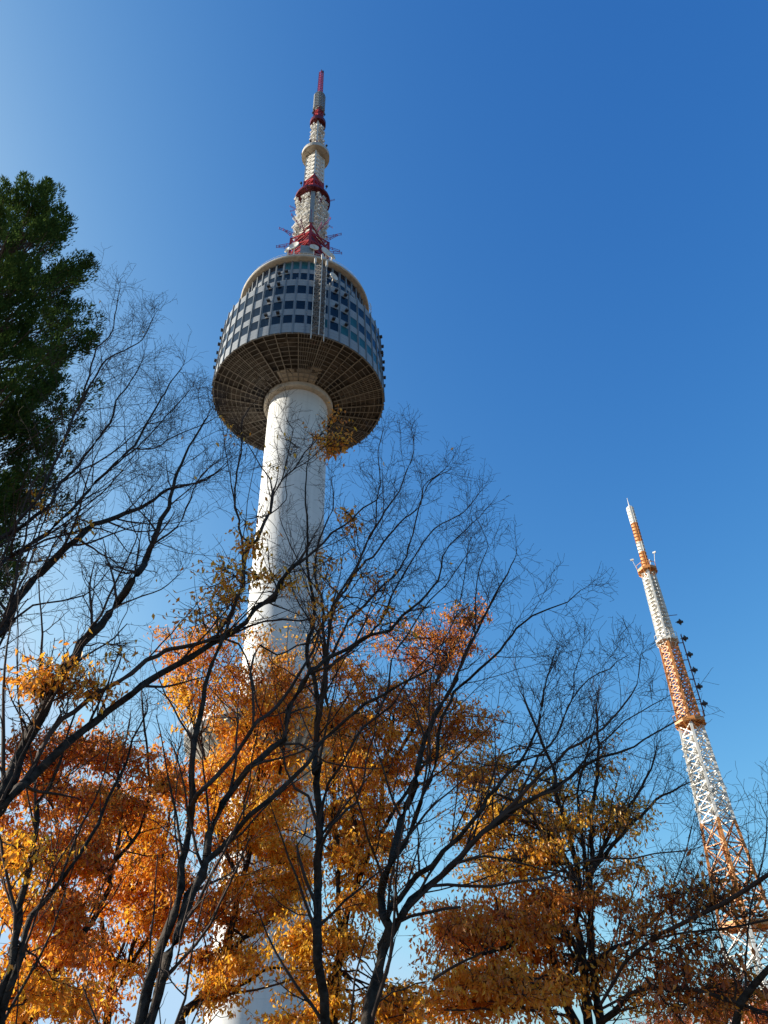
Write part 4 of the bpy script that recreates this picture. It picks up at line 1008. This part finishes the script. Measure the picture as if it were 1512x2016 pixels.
# --- the tall dark cypress at the left edge
cz = np.array([19.9, 19.3, 18.7, 18.0, 17.2, 16.2, 15.0, 14.0, 12.6, 11.8, 10.8, 9.5, 8.6, 7.0])
cr = np.array([.10, .50, .78, 1.0, 1.3, 1.72, 1.86, 1.98, 2.36, 2.38, 2.0, 1.95, 2.0, 1.4])
base = np.array([-8.39, 9.93, 0.0])
cy = empty('cypress', tuple(base), 'tall dark green cypress rising at the left edge of the view', 'tree')
trunk = Tubes(); tz = np.linspace(-.1, 19.4, 24)
tp = np.stack([.08 * np.sin(tz), .06 * np.cos(tz * 1.3), tz], 1); trunk.add(tp[None], np.interp(tz, [0, 20.3], [.32, .03])[None], 10)
trunk.build('trunk', MT['cbark'], cy, np.zeros(3))
n = 1350
z = 19.35 - 13.35 * rng.uniform(0, 1, n) ** 0.72
az = rng.uniform(0, 2 * PI, n); R = np.interp(-z, -cz, cr)
lob = 1 + .13 * np.sin(az * 5 + z * 1.7) + .10 * np.sin(az * 3 - z * 2.9)
z[:190] = rng.uniform(6.5, 11.5, 190); R = np.interp(-z, -cz, cr) + .10; q = np.sqrt(rng.uniform(.28, 1.0, n)); r = R * q * lob
tip = np.stack([r * np.cos(az), r * np.sin(az), z], 1)
tip = np.vstack([tip, [[.05, 0, 19.75], [.3, -.2, 19.65], [-.3, .1, 19.3], [.45, -.25, 19.35], [-.75, -.35, 18.8], [-.7, -.2, 18.5]]])
n = len(tip)
# boughs: rise steeply from the trunk to each tuft
s_ = np.linspace(0, 1, 6)[None, :, None]
org = np.stack([.05 * np.ones(n), .05 * np.ones(n), np.maximum(tip[:, 2] - 0.5 - 0.9 * np.hypot(tip[:, 0], tip[:, 1]), .8)], 1)
bo = org[:, None] + (tip - org)[:, None] * s_ + np.array([0, 0, -.25]) * (s_ * (1 - s_)) * 2
bt = Tubes(); bt.add(bo, np.linspace(.022, .006, 6)[None] * np.ones((n, 1)), 4); bt.build('branches', MT['cbark'], cy, np.zeros(3))
# tufts: upward plumes of scale-leaf sprigs
k = 300
outw = nrm(np.stack([tip[:, 0], tip[:, 1], 0.1 + 0 * tip[:, 0]], 1))
plume = rng.uniform(.55, 1.1, (n, 1, 1))
h = rng.uniform(-.25, .55, (n, k, 1)); rad = (.26 * (1 - np.abs(h - .05) / .75)) * rng.uniform(.35, 1.1, (n, k, 1))
th = rng.uniform(0, 2 * PI, (n, k, 1))
ax = nrm(UP * 1.0 + outw * .45)[:, None]
u = nrm(np.cross(ax, np.array([.3, .8, .1]))); v = np.cross(ax, u)
radial = u * np.cos(th) + v * np.sin(th)
c = tip[:, None] + plume * (ax * h + radial * rad)
d = nrm(ax * 1.0 + radial * rng.uniform(.2, .9, (n, k, 1)) + rng.normal(0, .22, (n, k, 3)))
w = nrm(np.cross(d, rng.normal(size=(n, k, 3)))); L = rng.uniform(.04, .085, (n, k, 1))
V = np.stack([c - d * L * .3, c + w * L * .2, c + d * L, c - w * L * .2], 2).reshape(-1, 3)
Fq = np.arange(len(V)).reshape(-1, 4)
tint = np.repeat(rng.uniform(-.05, .45, n), k) + rng.normal(0, .08, n * k)
quads('foliage', V, Fq, NEEDLE, cy, tint, False)
